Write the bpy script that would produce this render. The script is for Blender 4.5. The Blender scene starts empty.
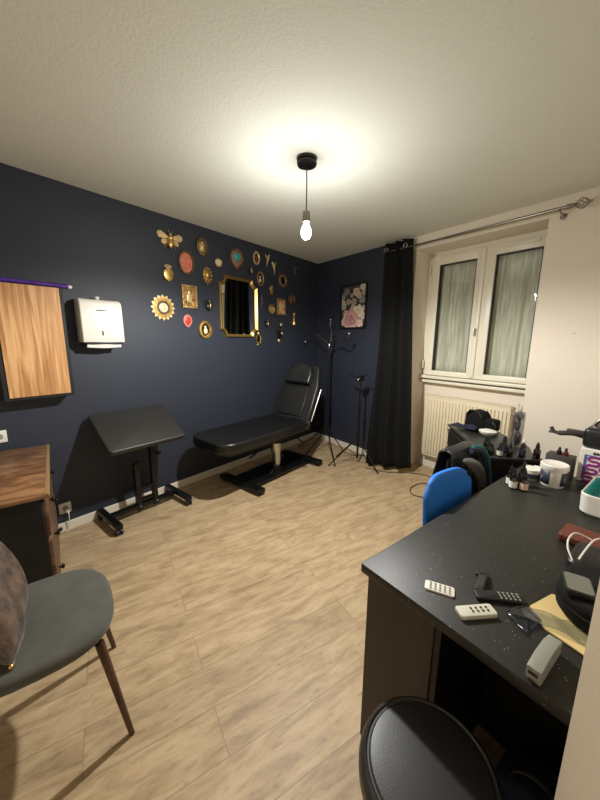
import bpy, bmesh, math, random
from mathutils import Vector, Matrix, Euler
random.seed(7)
S = bpy.context.scene
COL = S.collection
PI = math.pi
PHI = -0.23531                       # the window wall meets the left wall at a skew angle
EX = Vector((math.cos(PHI), math.sin(PHI), 0)); EN = Vector((-math.sin(PHI), math.cos(PHI), 0))
def WS(s, d, z=0.0): return EX*s + EN*d + Vector((0, 0, z))

# ------------------------------------------------------------------ camera
cd = bpy.data.cameras.new('camera'); cam = bpy.data.objects.new('camera', cd); COL.objects.link(cam)
yaw, pitch, roll = 0.67908, 0.18575, 0.00877
f0 = Vector((-math.sin(yaw), math.cos(yaw), 0)); r0 = Vector((math.cos(yaw), math.sin(yaw), 0)); u0 = Vector((0, 0, 1))
f = f0*math.cos(pitch)-u0*math.sin(pitch); u = f0*math.sin(pitch)+u0*math.cos(pitch)
r = r0*math.cos(roll)+u*math.sin(roll); u2 = -r0*math.sin(roll)+u*math.cos(roll)
M = Matrix((r, u2, -f)).transposed().to_4x4(); M.translation = Vector((2.79515, -3.83793, 1.45565))
cam.matrix_world = M
cd.sensor_fit = 'VERTICAL'; cd.sensor_height = 36.0; cd.lens = 36.0*320.07/800.0; cd.clip_start = 0.01
S.camera = cam
# ------------------------------------------------------------------ world, exposure
wd = bpy.data.worlds.new('night'); S.world = wd; wd.use_nodes = True
wd.node_tree.nodes['Background'].inputs[0].default_value = (0.05, 0.07, 0.12, 1)
wd.node_tree.nodes['Background'].inputs[1].default_value = 0.3
BULB_STRENGTH = 400.0; LAMP_DOWN = 140.0; LAMP_COLOR = (1.0, .985, .95)
S.view_settings.view_transform = 'Standard'; S.view_settings.look = 'None'
S.view_settings.exposure = 0.09; S.view_settings.gamma = 1.0; S.view_settings.use_curve_mapping = False

# ------------------------------------------------------------------ materials
def lin(c): return tuple(((v/255.)/12.92 if v/255. <= .04045 else ((v/255.+.055)/1.055)**2.4) for v in c)
class NT:
    def __init__(s, name):
        s.m = bpy.data.materials.new(name); s.m.use_nodes = True; s.t = s.m.node_tree; s.b = s.t.nodes['Principled BSDF']
    def n(s, ty, **k):
        x = s.t.nodes.new(ty)
        for a, v in k.items(): setattr(x, a, v)
        return x
    def l(s, a, b): s.t.links.new(a, b)
def coords(N, scale=(1, 1, 1), rot=(0, 0, 0), kind='Object'):
    tc = N.n('ShaderNodeTexCoord'); mp = N.n('ShaderNodeMapping'); mp.inputs['Scale'].default_value = scale; mp.inputs['Rotation'].default_value = rot
    N.l(tc.outputs[kind], mp.inputs[0]); return mp.outputs[0]
def mat(name, rgb, rough=.5, metal=0., noise=0., nscale=30., bump=0., bscale=200., spec=.5, coat=0., sheen=0., rgb2=None, em=None, ems=0., trans=0., stretch=(1, 1, 1)):
    N = NT(name); b = N.b; c = lin(rgb)
    b.inputs['Base Color'].default_value = (*c, 1); b.inputs['Roughness'].default_value = rough; b.inputs['Metallic'].default_value = metal
    b.inputs['Specular IOR Level'].default_value = spec; b.inputs['Coat Weight'].default_value = coat
    b.inputs['Sheen Weight'].default_value = sheen; b.inputs['Transmission Weight'].default_value = trans
    if noise or rgb2:
        co = coords(N, stretch)
        nz = N.n('ShaderNodeTexNoise'); nz.inputs['Scale'].default_value = nscale; nz.inputs['Detail'].default_value = 5
        N.l(co, nz.inputs[0]); rp = N.n('ShaderNodeValToRGB'); rp.color_ramp.elements[0].position = .35; rp.color_ramp.elements[1].position = .65
        c2 = lin(rgb2) if rgb2 else tuple(v*(1+noise) for v in c); c1 = c if rgb2 else tuple(v*(1-noise) for v in c)
        rp.color_ramp.elements[0].color = (*c1, 1); rp.color_ramp.elements[1].color = (*c2, 1)
        N.l(nz.outputs[0], rp.inputs[0]); N.l(rp.outputs[0], b.inputs['Base Color'])
    if bump:
        co = coords(N); nz = N.n('ShaderNodeTexNoise'); nz.inputs['Scale'].default_value = bscale; nz.inputs['Detail'].default_value = 3
        N.l(co, nz.inputs[0]); bp = N.n('ShaderNodeBump'); bp.inputs['Strength'].default_value = bump; bp.inputs['Distance'].default_value = .01 if bscale < 150 else .0015
        N.l(nz.outputs[0], bp.inputs['Height']); N.l(bp.outputs[0], b.inputs['Normal'])
    if em: b.inputs['Emission Color'].default_value = (*lin(em), 1); b.inputs['Emission Strength'].default_value = ems
    return N.m
def mat_floor():
    N = NT('plank floor'); co = coords(N, rot=(0, 0, math.radians(-70)))   # plank length runs 20 deg off the left wall
    br = N.n('ShaderNodeTexBrick'); br.offset = .37; br.inputs['Scale'].default_value = 1; br.inputs['Brick Width'].default_value = 1.2; br.inputs['Row Height'].default_value = .18
    br.inputs['Mortar Size'].default_value = .0015; br.inputs['Mortar Smooth'].default_value = .3
    br.inputs['Color1'].default_value = (.0, .0, .0, 1); br.inputs['Color2'].default_value = (1, 1, 1, 1); br.inputs['Mortar'].default_value = (.5, .5, .5, 1)
    N.l(co, br.inputs[0])
    add = N.n('ShaderNodeVectorMath', operation='MULTIPLY_ADD'); N.l(br.outputs[0], add.inputs[0]); add.inputs[1].default_value = (3, 7, 0); N.l(co, add.inputs[2])
    st = N.n('ShaderNodeVectorMath', operation='MULTIPLY'); st.inputs[1].default_value = (2.0, 8, 1); N.l(add.outputs[0], st.inputs[0])
    nz = N.n('ShaderNodeTexNoise'); nz.inputs['Scale'].default_value = 2.2; nz.inputs['Detail'].default_value = 9; nz.inputs['Roughness'].default_value = .68; nz.inputs['Distortion'].default_value = .5
    N.l(st.outputs[0], nz.inputs[0])
    rp = N.n('ShaderNodeValToRGB'); e = rp.color_ramp.elements
    e[0].position = .3; e[0].color = (*lin((150, 126, 97)), 1); e[1].position = .72; e[1].color = (*lin((210, 186, 150)), 1)
    x = e.new(.5); x.color = (*lin((188, 162, 125)), 1)
    N.l(nz.outputs[0], rp.inputs[0])
    mx = N.n('ShaderNodeMix', data_type='RGBA', blend_type='MULTIPLY'); mx.inputs[0].default_value = 1
    r2 = N.n('ShaderNodeValToRGB'); r2.color_ramp.elements[0].color = (.86, .86, .86, 1); r2.color_ramp.elements[1].color = (1, 1, 1, 1)
    kn = N.n('ShaderNodeTexNoise'); kn.inputs['Scale'].default_value = 7; kn.inputs['Detail'].default_value = 6; kn.inputs['Roughness'].default_value = .7; N.l(st.outputs[0], kn.inputs[0])
    kr = N.n('ShaderNodeValToRGB'); kr.color_ramp.elements[0].position = .30; kr.color_ramp.elements[0].color = (.62, .60, .58, 1); kr.color_ramp.elements[1].position = .44; kr.color_ramp.elements[1].color = (1, 1, 1, 1); N.l(kn.outputs[0], kr.inputs[0])
    km = N.n('ShaderNodeMix', data_type='RGBA', blend_type='MULTIPLY'); km.inputs[0].default_value = 1; N.l(rp.outputs[0], km.inputs[6]); N.l(kr.outputs[0], km.inputs[7])
    N.l(br.outputs[0], r2.inputs[0]); N.l(km.outputs[2], mx.inputs[6]); N.l(r2.outputs[0], mx.inputs[7])
    m2 = N.n('ShaderNodeMix', data_type='RGBA', blend_type='MIX'); m2.inputs[7].default_value = (*lin((112, 92, 70)), 1)
    ml = N.n('ShaderNodeMath', operation='MULTIPLY'); ml.inputs[1].default_value = .65; N.l(br.outputs['Fac'], ml.inputs[0]); N.l(ml.outputs[0], m2.inputs[0]); N.l(mx.outputs[2], m2.inputs[6])
    N.l(m2.outputs[2], N.b.inputs['Base Color']); N.b.inputs['Roughness'].default_value = .5; N.b.inputs['Specular IOR Level'].default_value = .35
    bp = N.n('ShaderNodeBump'); bp.inputs['Strength'].default_value = .15; bp.inputs['Distance'].default_value = .005; N.l(nz.outputs[0], bp.inputs['Height']); N.l(bp.outputs[0], N.b.inputs['Normal'])
    return N.m
def mat_wood(name, c1, c2, c3=None, scale=(14, 14, 1.2), rough=.45, sc=1.6, dist=2.2):
    N = NT(name); co = coords(N, scale)
    nz = N.n('ShaderNodeTexNoise'); nz.inputs['Scale'].default_value = sc; nz.inputs['Detail'].default_value = 6; nz.inputs['Distortion'].default_value = dist
    N.l(co, nz.inputs[0]); rp = N.n('ShaderNodeValToRGB'); e = rp.color_ramp.elements; e[0].position = .36; e[1].position = .62
    e[0].color = (*lin(c1), 1); e[1].color = (*lin(c2), 1)
    if c3: x = e.new(.49); x.color = (*lin(c3), 1)
    N.l(nz.outputs[0], rp.inputs[0]); N.l(rp.outputs[0], N.b.inputs['Base Color']); N.b.inputs['Roughness'].default_value = rough
    return N.m
def mat_desk():
    N = NT('speckled desk laminate'); co = coords(N)
    vo = N.n('ShaderNodeTexVoronoi'); vo.inputs['Scale'].default_value = 95; N.l(co, vo.inputs[0])
    rp = N.n('ShaderNodeValToRGB'); e = rp.color_ramp.elements; e[0].position = .10; e[0].color = (1, 1, 1, 1); e[1].position = .17; e[1].color = (0, 0, 0, 1); N.l(vo.outputs['Distance'], rp.inputs[0])
    nz = N.n('ShaderNodeTexNoise'); nz.inputs['Scale'].default_value = 40; N.l(co, nz.inputs[0])
    r3 = N.n('ShaderNodeValToRGB'); r3.color_ramp.elements[0].position = .5; r3.color_ramp.elements[1].position = .62; N.l(nz.outputs[0], r3.inputs[0])
    mu = N.n('ShaderNodeMath', operation='MULTIPLY'); N.l(rp.outputs[0], mu.inputs[0]); N.l(r3.outputs[0], mu.inputs[1])
    mx = N.n('ShaderNodeMix', data_type='RGBA'); mx.inputs[6].default_value = (*lin((40, 39, 34)), 1); mx.inputs[7].default_value = (*lin((150, 145, 130)), 1)
    N.l(mu.outputs[0], mx.inputs[0]); N.l(mx.outputs[2], N.b.inputs['Base Color']); N.b.inputs['Roughness'].default_value = .45; N.b.inputs['Specular IOR Level'].default_value = .36
    return N.m
def mat_glass(name, tint=(1, 1, 1), refl=.35, rough=.0):
    N = NT(name); t = N.t; t.nodes.remove(N.b); out = [x for x in t.nodes if x.type == 'OUTPUT_MATERIAL'][0]
    tr = N.n('ShaderNodeBsdfTransparent'); tr.inputs[0].default_value = (*tint, 1); gl = N.n('ShaderNodeBsdfGlossy'); gl.inputs['Roughness'].default_value = rough
    fr0 = N.n('ShaderNodeLayerWeight'); fr = N.n('ShaderNodeMath', operation='POWER'); fr.inputs[1].default_value = 4.5; N.l(fr0.outputs['Facing'], fr.inputs[0]); mu = N.n('ShaderNodeMath', operation='MULTIPLY_ADD'); mu.inputs[1].default_value = 1.; mu.inputs[2].default_value = refl*.1
    N.l(fr.outputs[0], mu.inputs[0]); mx = N.n('ShaderNodeMixShader'); N.l(mu.outputs[0], mx.inputs[0]); N.l(tr.outputs[0], mx.inputs[1]); N.l(gl.outputs[0], mx.inputs[2]); N.l(mx.outputs[0], out.inputs[0])
    return N.m
def mat_vcol(name, rough=.5):
    N = NT(name); a = N.n('ShaderNodeVertexColor'); a.layer_name = 'Col'; N.l(a.outputs[0], N.b.inputs['Base Color']); N.b.inputs['Roughness'].default_value = rough; return N.m

m_ceil = mat('stippled ceiling paint', (222, 223, 213), .9, bump=.28, bscale=85, spec=.2)
m_navy = mat('navy wall paint', (43, 48, 60), .55, bump=.06, bscale=90, spec=.45)
m_white = mat('warm white wall paint', (230, 219, 202), .85, bump=.12, bscale=60, spec=.25)
m_jamb = mat('beige wall paint', (168, 153, 130), .85, bump=.12, bscale=60, spec=.25)
m_skirt = mat('white skirting paint', (224, 216, 198), .5)
m_floor = mat_floor()
m_pvc = mat('white window frame', (232, 226, 206), .35)
m_gasket = mat('black rubber gasket', (18, 18, 18), .5)
m_glass = mat_glass('window glass')
m_voile = mat('pale voile', (190, 192, 172), .9, noise=.2, nscale=6, stretch=(8, 8, .6))
m_chrome = mat('chrome', (200, 198, 192), .16, 1.)
m_steel = mat('brushed steel', (150, 145, 135), .32, 1.)
m_mirror = mat('mirror silver', (225, 225, 225), .02, 1.)
m_gold = mat('polished gold', (222, 184, 112), .28, .9, noise=.3, nscale=40)
m_agold = mat('antique gold', (178, 146, 96), .42, .7, noise=.5, nscale=60, bump=.5, bscale=120)
m_bronze = mat('dark bronze', (112, 94, 72), .45, .7, noise=.5, nscale=70, bump=.5, bscale=120)
m_palegold = mat('pale gold', (232, 208, 152), .35, .6, noise=.2, nscale=40)
m_red = mat('red enamel', (190, 58, 44), .3, noise=.3, nscale=30)
m_coral = mat('coral print', (200, 92, 70), .4, rgb2=(228, 150, 120), nscale=60)
m_turq = mat('turquoise enamel', (66, 168, 160), .3, noise=.2, nscale=40)
m_cream = mat('cream enamel', (222, 208, 174), .4, noise=.1)
m_print = mat('warm picture print', (92, 58, 30), .4, rgb2=(216, 168, 92), nscale=45)
m_blackprint = mat('dark picture print', (30, 24, 20), .4, rgb2=(120, 90, 60), nscale=50)
m_blackorn = mat('black gilded plaster', (26, 24, 22), .35, .2)
m_leather = mat('black vinyl upholstery', (19, 19, 19), .36, bump=.15, bscale=260, spec=.55)
m_leather2 = mat('grey black vinyl', (40, 40, 40), .38, bump=.12, bscale=260, spec=.5)
m_backv = mat('charcoal vinyl', (28, 28, 28), .4, bump=.12, bscale=260)
m_blackmetal = mat('black powder coated metal', (14, 14, 14), .4, .2)
m_blackplastic = mat('black plastic', (20, 20, 21), .4)
m_gloss = mat('gloss black', (14, 14, 15), .15)
m_rubber = mat('black rubber', (16, 16, 16), .7)
m_curtain = mat('black curtain cloth', (15, 15, 14), .9, bump=.2, bscale=500, spec=.25)
m_velvet = mat('grey velvet', (76, 75, 68), .9, noise=.12, nscale=14, sheen=.2)
m_walnut = mat_wood('walnut leg', (62, 40, 26), (92, 64, 42), scale=(20, 20, 3))
m_brocade = mat('brown crushed velvet', (46, 33, 25), .5, rgb2=(104, 80, 60), nscale=22, bump=.6, bscale=45, sheen=.3)
m_deskt = mat_desk()
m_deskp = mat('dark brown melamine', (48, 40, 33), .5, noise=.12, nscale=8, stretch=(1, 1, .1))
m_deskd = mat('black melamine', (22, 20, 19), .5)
m_oak = mat_wood('oak veneer panel', (164, 112, 66), (214, 168, 116), (192, 142, 90), scale=(3, 13, .7), sc=2.2, dist=1.1)
m_dtop = mat_wood('worn brown top', (96, 66, 44), (148, 110, 76), (122, 86, 58), scale=(4, 1.6, 1), rough=.38, sc=3, dist=1)
m_dfront = mat_wood('worn wood drawer front', (74, 54, 40), (122, 92, 68), scale=(3, 3, 12), rough=.5)
m_dside = mat('black cabinet side', (12, 11, 11), .6)
m_blue = mat('bright blue mesh plastic', (24, 112, 205), .6, bump=.25, bscale=300)
m_whitep = mat('white plastic', (226, 222, 212), .35)
m_offw = mat('off white plastic', (205, 202, 186), .4)
m_greyp = mat('light grey plastic', (142, 142, 132), .45)
m_paper = mat('white paper', (226, 222, 210), .8)
m_purple = mat('purple foil', (84, 50, 140), .3, .3, noise=.25, nscale=15)
m_teal = mat('teal plastic', (40, 138, 136), .45)
m_label = mat('dark blue label', (46, 54, 70), .5)
m_magenta = mat('magenta print', (134, 36, 122), .5)
m_bprint = mat('blue print', (70, 96, 150), .5)
m_amber = mat('dark bottle glass', (20, 12, 10), .12, coat=.5)
m_redbrown = mat('dark red ink', (92, 28, 22), .4)
m_brownl = mat('red brown leather', (98, 46, 30), .5, bump=.3, bscale=120)
m_yellow = mat('yellow card', (216, 190, 128), .7)
m_film = mat_glass('clear plastic film', (.86, .9, .94), 1.2, .08)
m_clear = mat_glass('clear acrylic', (.84, .85, .87), 1.5, .05)
m_cloth = mat('blue black cloth', (22, 30, 52), .9)
m_screen = mat('grey device glass', (112, 112, 102), .25)
m_ink = mat('dark print', (40, 40, 42), .6)
m_navyl = mat('navy lining', (24, 34, 52), .7)
m_teall = mat('teal lining', (32, 104, 106), .6)
m_silver = mat('silver cloth', (104, 104, 100), .35, .3)
m_box = mat('white card box', (222, 216, 202), .6)
m_dgrey = mat('dark grey board', (58, 56, 52), .6)
m_rad = mat('cream radiator enamel', (226, 214, 184), .4)
m_picture = mat_vcol('flower picture print', .35)
m_bulb = mat('glowing bulb glass', (255, 240, 220), .3, em=(255, 254, 249), ems=BULB_STRENGTH)

# ------------------------------------------------------------------ mesh helpers
def NB(): return bmesh.new()
def box(bm, lo, hi, bev=0., seg=2, M=None):
    lo = Vector(lo); hi = Vector(hi); c = (lo+hi)/2; d = hi-lo
    t = bmesh.new(); bmesh.ops.create_cube(t, size=1, matrix=Matrix.Translation(c) @ Matrix.Diagonal((abs(d.x), abs(d.y), abs(d.z), 1)))
    if bev > 0: bmesh.ops.bevel(t, geom=list(t.edges), offset=bev, segments=seg, profile=.5, affect='EDGES')
    merge(bm, t, M)
def merge(bm, t, M=None):
    if M is not None: bmesh.ops.transform(t, matrix=M, verts=t.verts)
    me = bpy.data.meshes.new('tmp'); t.to_mesh(me); t.free(); bm.from_mesh(me); bpy.data.meshes.remove(me)
def cone(bm, p0, p1, r0, r1=None, seg=20):
    r1 = r0 if r1 is None else r1; p0 = Vector(p0); p1 = Vector(p1); d = p1-p0
    q = d.to_track_quat('Z', 'Y').to_matrix().to_4x4()
    t = bmesh.new(); bmesh.ops.create_cone(t, cap_ends=True, segments=seg, radius1=r0, radius2=r1, depth=d.length)
    merge(bm, t, Matrix.Translation((p0+p1)/2) @ q)
def ell(bm, c, r, M=None, seg=16):
    t = bmesh.new(); bmesh.ops.create_uvsphere(t, u_segments=seg, v_segments=max(6, seg//2+2), radius=1)
    if isinstance(r, (int, float)): r = (r, r, r)
    MM = Matrix.Translation(Vector(c)) @ (M or Matrix.Identity(4)) @ Matrix.Diagonal((*r, 1)); merge(bm, t, MM)
def smooth_path(pts, n=6, closed=False):
    P = [Vector(p) for p in pts]; out = []; N = len(P)
    rng = range(N if closed else N-1)
    for i in rng:
        g = (lambda k: P[k % N]) if closed else (lambda k: P[min(max(k, 0), N-1)])
        a, b, c, d = g(i-1), g(i), g(i+1), g(i+2)
        for k in range(n):
            t = k/n; out.append(.5*((2*b)+(-a+c)*t+(2*a-5*b+4*c-d)*t*t+(-a+3*b-3*c+d)*t**3))
    if not closed: out.append(P[-1])
    return out
def tube(bm, pts, rad, seg=8, smooth=0, closed=False):
    P = smooth_path(pts, smooth, closed) if smooth else [Vector(p) for p in pts]
    n = len(P); rings = []; up = None
    for i, p in enumerate(P):
        a = P[(i-1) % n] if closed else P[max(i-1, 0)]; b = P[(i+1) % n] if closed else P[min(i+1, n-1)]
        t = (b-a).normalized()
        if up is None: up = t.orthogonal().normalized()
        up = (up - t*up.dot(t)).normalized(); v = t.cross(up)
        rr = rad(i/(n-1)) if callable(rad) else rad
        rings.append([bm.verts.new(p+(up*math.cos(2*PI*k/seg)+v*math.sin(2*PI*k/seg))*rr) for k in range(seg)])
    for i in range(n if closed else n-1):
        A, B = rings[i], rings[(i+1) % n]
        for k in range(seg): bm.faces.new((A[k], A[(k+1) % seg], B[(k+1) % seg], B[k]))
    if not closed: bm.faces.new(rings[0][::-1]); bm.faces.new(rings[-1])
def lathe(bm, prof, c=(0, 0, 0), seg=32, M=None, sx=1, sy=1):
    t = bmesh.new(); rings = []
    for r_, z in prof:
        if r_ < 1e-6: rings.append([t.verts.new((0, 0, z))])
        else: rings.append([t.verts.new((r_*sx*math.cos(2*PI*k/seg), r_*sy*math.sin(2*PI*k/seg), z)) for k in range(seg)])
    for A, B in zip(rings, rings[1:]):
        for k in range(seg):
            k2 = (k+1) % seg
            if len(A) == 1 and len(B) == 1: continue
            if len(A) == 1: t.faces.new((A[0], B[k2], B[k]))
            elif len(B) == 1: t.faces.new((A[k], A[k2], B[0]))
            else: t.faces.new((A[k], A[k2], B[k2], B[k]))
    if len(rings[0]) > 1: t.faces.new(rings[0][::-1])
    if len(rings[-1]) > 1: t.faces.new(rings[-1])
    merge(bm, t, Matrix.Translation(Vector(c)) @ (M or Matrix.Identity(4)))
def prism(bm, pts, h0, h1, M=None, bev=0., seg=2):
    """outline in local xy, extruded z h0..h1, then M"""
    t = bmesh.new(); lo = [t.verts.new((p[0], p[1], h0)) for p in pts]; hi = [t.verts.new((p[0], p[1], h1)) for p in pts]; n = len(pts)
    t.faces.new(lo[::-1]); t.faces.new(hi)
    for k in range(n): t.faces.new((lo[k], lo[(k+1) % n], hi[(k+1) % n], hi[k]))
    bmesh.ops.recalc_face_normals(t, faces=t.faces)
    if bev > 0:
        ed = [e for e in t.edges if abs(e.verts[0].co.z-e.verts[1].co.z) < 1e-7]
        bmesh.ops.bevel(t, geom=ed, offset=bev, segments=seg, profile=.5, affect='EDGES')
    merge(bm, t, M)
YZ = Matrix(((0, 0, 1, 0), (1, 0, 0, 0), (0, 1, 0, 0), (0, 0, 0, 1)))     # local (a,b,h) -> x=h, y=a, z=b : things on the left wall
XZ = Matrix(((1, 0, 0, 0), (0, 0, -1, 0), (0, 1, 0, 0), (0, 0, 0, 1)))    # (a,b,h) -> x=a, y=-h, z=b : things on the window wall
def sheet(bm, f, nu, nv, closed=False):
    V = [[bm.verts.new(f(i/nu, j/nv)) for j in range(nv+1)] for i in range(nu+1)]
    for i in range(nu):
        for j in range(nv): bm.faces.new((V[i][j], V[i+1][j], V[i+1][j+1], V[i][j+1]))
def superell(a, b, p, n=40, c=(0, 0)):
    out = []
    for k in range(n):
        t = 2*PI*k/n; ct, st = math.cos(t), math.sin(t)
        out.append((c[0]+a*math.copysign(abs(ct)**(2/p), ct), c[1]+b*math.copysign(abs(st)**(2/p), st)))
    return out
def rrect(x0, y0, x1, y1, r, n=6):
    if isinstance(r, (int, float)): r = [r]*4
    out = []
    for (cx, cy, a0, rr) in ((x1-r[0], y1-r[0], 0, r[0]), (x0+r[1], y1-r[1], 90, r[1]), (x0+r[2], y0+r[2], 180, r[2]), (x1-r[3], y0+r[3], 270, r[3])):
        for k in range(n+1): a = math.radians(a0+90*k/n); out.append((cx+rr*math.cos(a), cy+rr*math.sin(a)))
    return out

BASE = {}
def mk(name, bm, m, parent=None, smooth=True, label=None, solid=0., sub=0):
    if parent is not None and parent.name in BASE:
        b = BASE[parent.name]
        if b is not None: bmesh.ops.translate(bm, vec=-Vector(b), verts=bm.verts)
    if not solid: bmesh.ops.recalc_face_normals(bm, faces=bm.faces)
    me = bpy.data.meshes.new(name); bm.to_mesh(me); bm.free()
    ms = m if isinstance(m, (list, tuple)) else [m]
    for x in ms: me.materials.append(x)
    if smooth:
        for p in me.polygons: p.use_smooth = True
        try: me.set_sharp_from_angle(angle=math.radians(38))
        except Exception: pass
    o = bpy.data.objects.new(name, me); COL.objects.link(o)
    if parent is not None:
        o.parent = parent; BASE[o.name] = BASE.get(parent.name)
    if label: o['label'] = label
    if solid: md = o.modifiers.new('thick', 'SOLIDIFY'); md.thickness = solid; md.offset = 0
    if sub: md = o.modifiers.new('sub', 'SUBSURF'); md.levels = sub; md.render_levels = sub
    return o
def thing(name, label, cat, base, fr='w', group=None, local=False, rz=0.):
    """fr 'w': world axes; 's': window-wall axes (s,d,z); local: parts given about the origin, turned by rz"""
    o = bpy.data.objects.new(name, None); COL.objects.link(o); o.empty_display_size = .05
    o.location = WS(*base) if fr == 's' else Vector(base)
    o.rotation_euler = (0, 0, (PHI if fr == 's' else 0)+rz)
    o['label'] = label; o['category'] = cat
    if group: o['group'] = group
    BASE[o.name] = None if local else tuple(base)
    return o
def single(name, bm, m, label, cat, base, fr='w', group=None, local=False, rz=0., **k):
    if not local: bmesh.ops.translate(bm, vec=-Vector(base), verts=bm.verts)
    o = mk(name, bm, m, **k); o.location = WS(*base) if fr == 's' else Vector(base); o.rotation_euler = (0, 0, (PHI if fr == 's' else 0)+rz)
    o['label'] = label; o['category'] = cat; BASE[o.name] = None if local else tuple(base)
    if group: o['group'] = group
    return o
def struct(name, bm, m, fr='w', parent=None, smooth=False):
    o = mk(name, bm, m, parent, smooth=smooth)
    if parent is None:
        o['kind'] = 'structure'; o.rotation_euler = (0, 0, PHI if fr == 's' else 0)
        BASE[o.name] = None
    return o

# ------------------------------------------------------------------ room shell
H = 2.5
def ring_pts(): return [(0, 0), WS(3.80, 0).xy, WS(3.80, -3.62).xy, (WS(0, -3.62)+EX*(WS(0, -3.62).x/-EX.x)).xy]
RP = [tuple(p) for p in ring_pts()]
def grow(pts, k=.12):
    c = Vector((sum(p[0] for p in pts)/4, sum(p[1] for p in pts)/4)); return [tuple(Vector(p)+(Vector(p)-c).normalized()*k) for p in pts]
bm = NB(); prism(bm, grow(RP, .6), -.1, 0); struct('floor', bm, m_floor)
bm = NB(); prism(bm, grow(RP, .6), H, H+.1); struct('ceiling', bm, m_ceil)
bm = NB(); box(bm, (-.12, RP[3][1]-.1, 0), (0, .1, H)); struct('wall_left', bm, m_navy)
NS0, NS1, NB_, NT_ = 1.555, 2.672, .31, 2.372
# window wall: blue part, then the white part round the niche
bm = NB(); box(bm, (-.3, 0, 0), (1.30, .5, H)); struct('wall_far_blue', bm, m_navy, 's')
bm = NB(); box(bm, (1.30, 0, 0), (NS0, .5, H)); box(bm, (NS1, 0, 0), (4.0, .5, H)); box(bm, (NS0, 0, NT_), (NS1, .5, H)); box(bm, (NS0, NB_, 0), (NS1, .5, 1.075)); struct('wall_far', bm, m_white, 's')
bm = NB(); box(bm, (3.80, -3.8, 0), (3.92, .1, H)); struct('wall_right', bm, m_white, 's')
bm = NB(); box(bm, (-1.2, -3.75, 0), (4.0, -3.62, H)); struct('wall_back', bm, m_white, 's')
bm = NB(); box(bm, (2.886, -4.25, 0), (3.0, -3.19, H)); struct('wall_doorway', bm, m_jamb)
# skirting
def skirt(name, lo, hi, fr): bm = NB(); box(bm, lo, hi, .003, 1); struct(name, bm, m_skirt, fr)
skirt('baseboard_left', (0, -3.9, 0), (.014, -.02, .072), 'w')
skirt('baseboard_far', (.0, -.014, 0), (1.53, 0, .072), 's')
skirt('baseboard_niche', (NS0, NB_-.014, 0), (NS1, NB_, .075), 's')
skirt('baseboard_right', (NS1, -.014, 0), (3.8, 0, .072), 's')
skirt('baseboard_back', (.9, -3.62, 0), (3.8, -3.606, .072), 's')
# cornice bead along the left wall
# ------------------------------------------------------------------ window
W0, W1, WZ0, WZ1, WD = 1.588, 2.66, 1.075, 2.345, .25
win = bpy.data.objects.new('window_1', None); COL.objects.link(win); win['kind'] = 'structure'; win.rotation_euler = (0, 0, PHI); BASE['window_1'] = None
def frame4(bm, x0, z0, x1, z1, w, d0, d1, bev=.006):
    wl, wr, wb, wt = (w, w, w, w) if isinstance(w, (int, float)) else w
    box(bm, (x0, d0, z0), (x0+wl, d1, z1), bev); box(bm, (x1-wr, d0, z0), (x1, d1, z1), bev)
    box(bm, (x0+wl*.8, d0+.001, z0), (x1-wr*.8, d1, z0+wb), bev); box(bm, (x0+wl*.8, d0+.001, z1-wt), (x1-wr*.8, d1, z1), bev)
bm = NB(); box(bm, (NS0, WD+.02, WZ0), (W0+.02, WD+.1, NT_)); box(bm, (W1-.02, WD+.02, WZ0), (NS1, WD+.1, NT_)); box(bm, (NS0, WD+.02, WZ1-.03), (NS1, WD+.1, NT_)); box(bm, (W0, WD+.02, WZ0-.01), (W1, WD+.1, WZ0+.05))
struct('window_frame', bm, m_pvc, parent=win)
sash = []
for k, (a, b) in enumerate(((W0+.01, 2.118), (2.122, W1))):
    bm = NB(); gl = (1.684, 2.057) if k == 0 else (2.228, 2.588)
    frame4(bm, a, WZ0+.01, b, WZ1-.02, (gl[0]-a, b-gl[1], .052, .088), WD-.01, WD+.05, .008)
    o = struct('window_sash', bm, m_pvc, parent=win, smooth=True); sash.append(o)
    bm = NB(); frame4(bm, gl[0]-.004, 1.124, gl[1]+.004, 2.242, .011, WD-.003, WD+.04, .001); struct('gasket', bm, m_gasket, parent=o)
    bm = NB(); box(bm, (gl[0], WD+.012, 1.13), (gl[1], WD+.018, 2.236)); struct('glass_pane', bm, m_glass, parent=o)
bm = NB(); box(bm, (2.098, WD-.028, WZ0+.02), (2.142, WD-.006, WZ1-.03), .01, 3); struct('centre_cover', bm, m_pvc, parent=win, smooth=True)
bm = NB(); box(bm, (2.106, WD-.038, 1.50), (2.134, WD-.026, 1.60), .005); cone(bm, (2.12, WD-.03, 1.575), (2.12, WD-.07, 1.575), .008); box(bm, (2.111, WD-.078, 1.515), (2.129, WD-.062, 1.585), .006)
struct('window_handle', bm, m_whitep, parent=win, smooth=True)
bm = NB(); box(bm, (2.30, WD-.024, 2.285), (2.56, WD-.006, 2.305), .006); struct('air_vent', bm, m_pvc, parent=win, smooth=True)
for zc, s in ((1.2, 1.60), (2.2, 1.60)):
    bm = NB(); cone(bm, (s-.018, WD-.018, zc-.045), (s-.018, WD-.018, zc+.045), .008, seg=12); struct('hinge', bm, m_pvc, parent=win, smooth=True)
# ledge mouldings under the window
bm = NB(); box(bm, (NS0, WD-.045, 1.048), (NS1, NB_+.02, 1.078), .006); box(bm, (NS0, WD-.02, 1.0), (NS1, NB_+.02, 1.03), .005); struct('trim_1', bm, m_pvc, 's', smooth=True)
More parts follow.
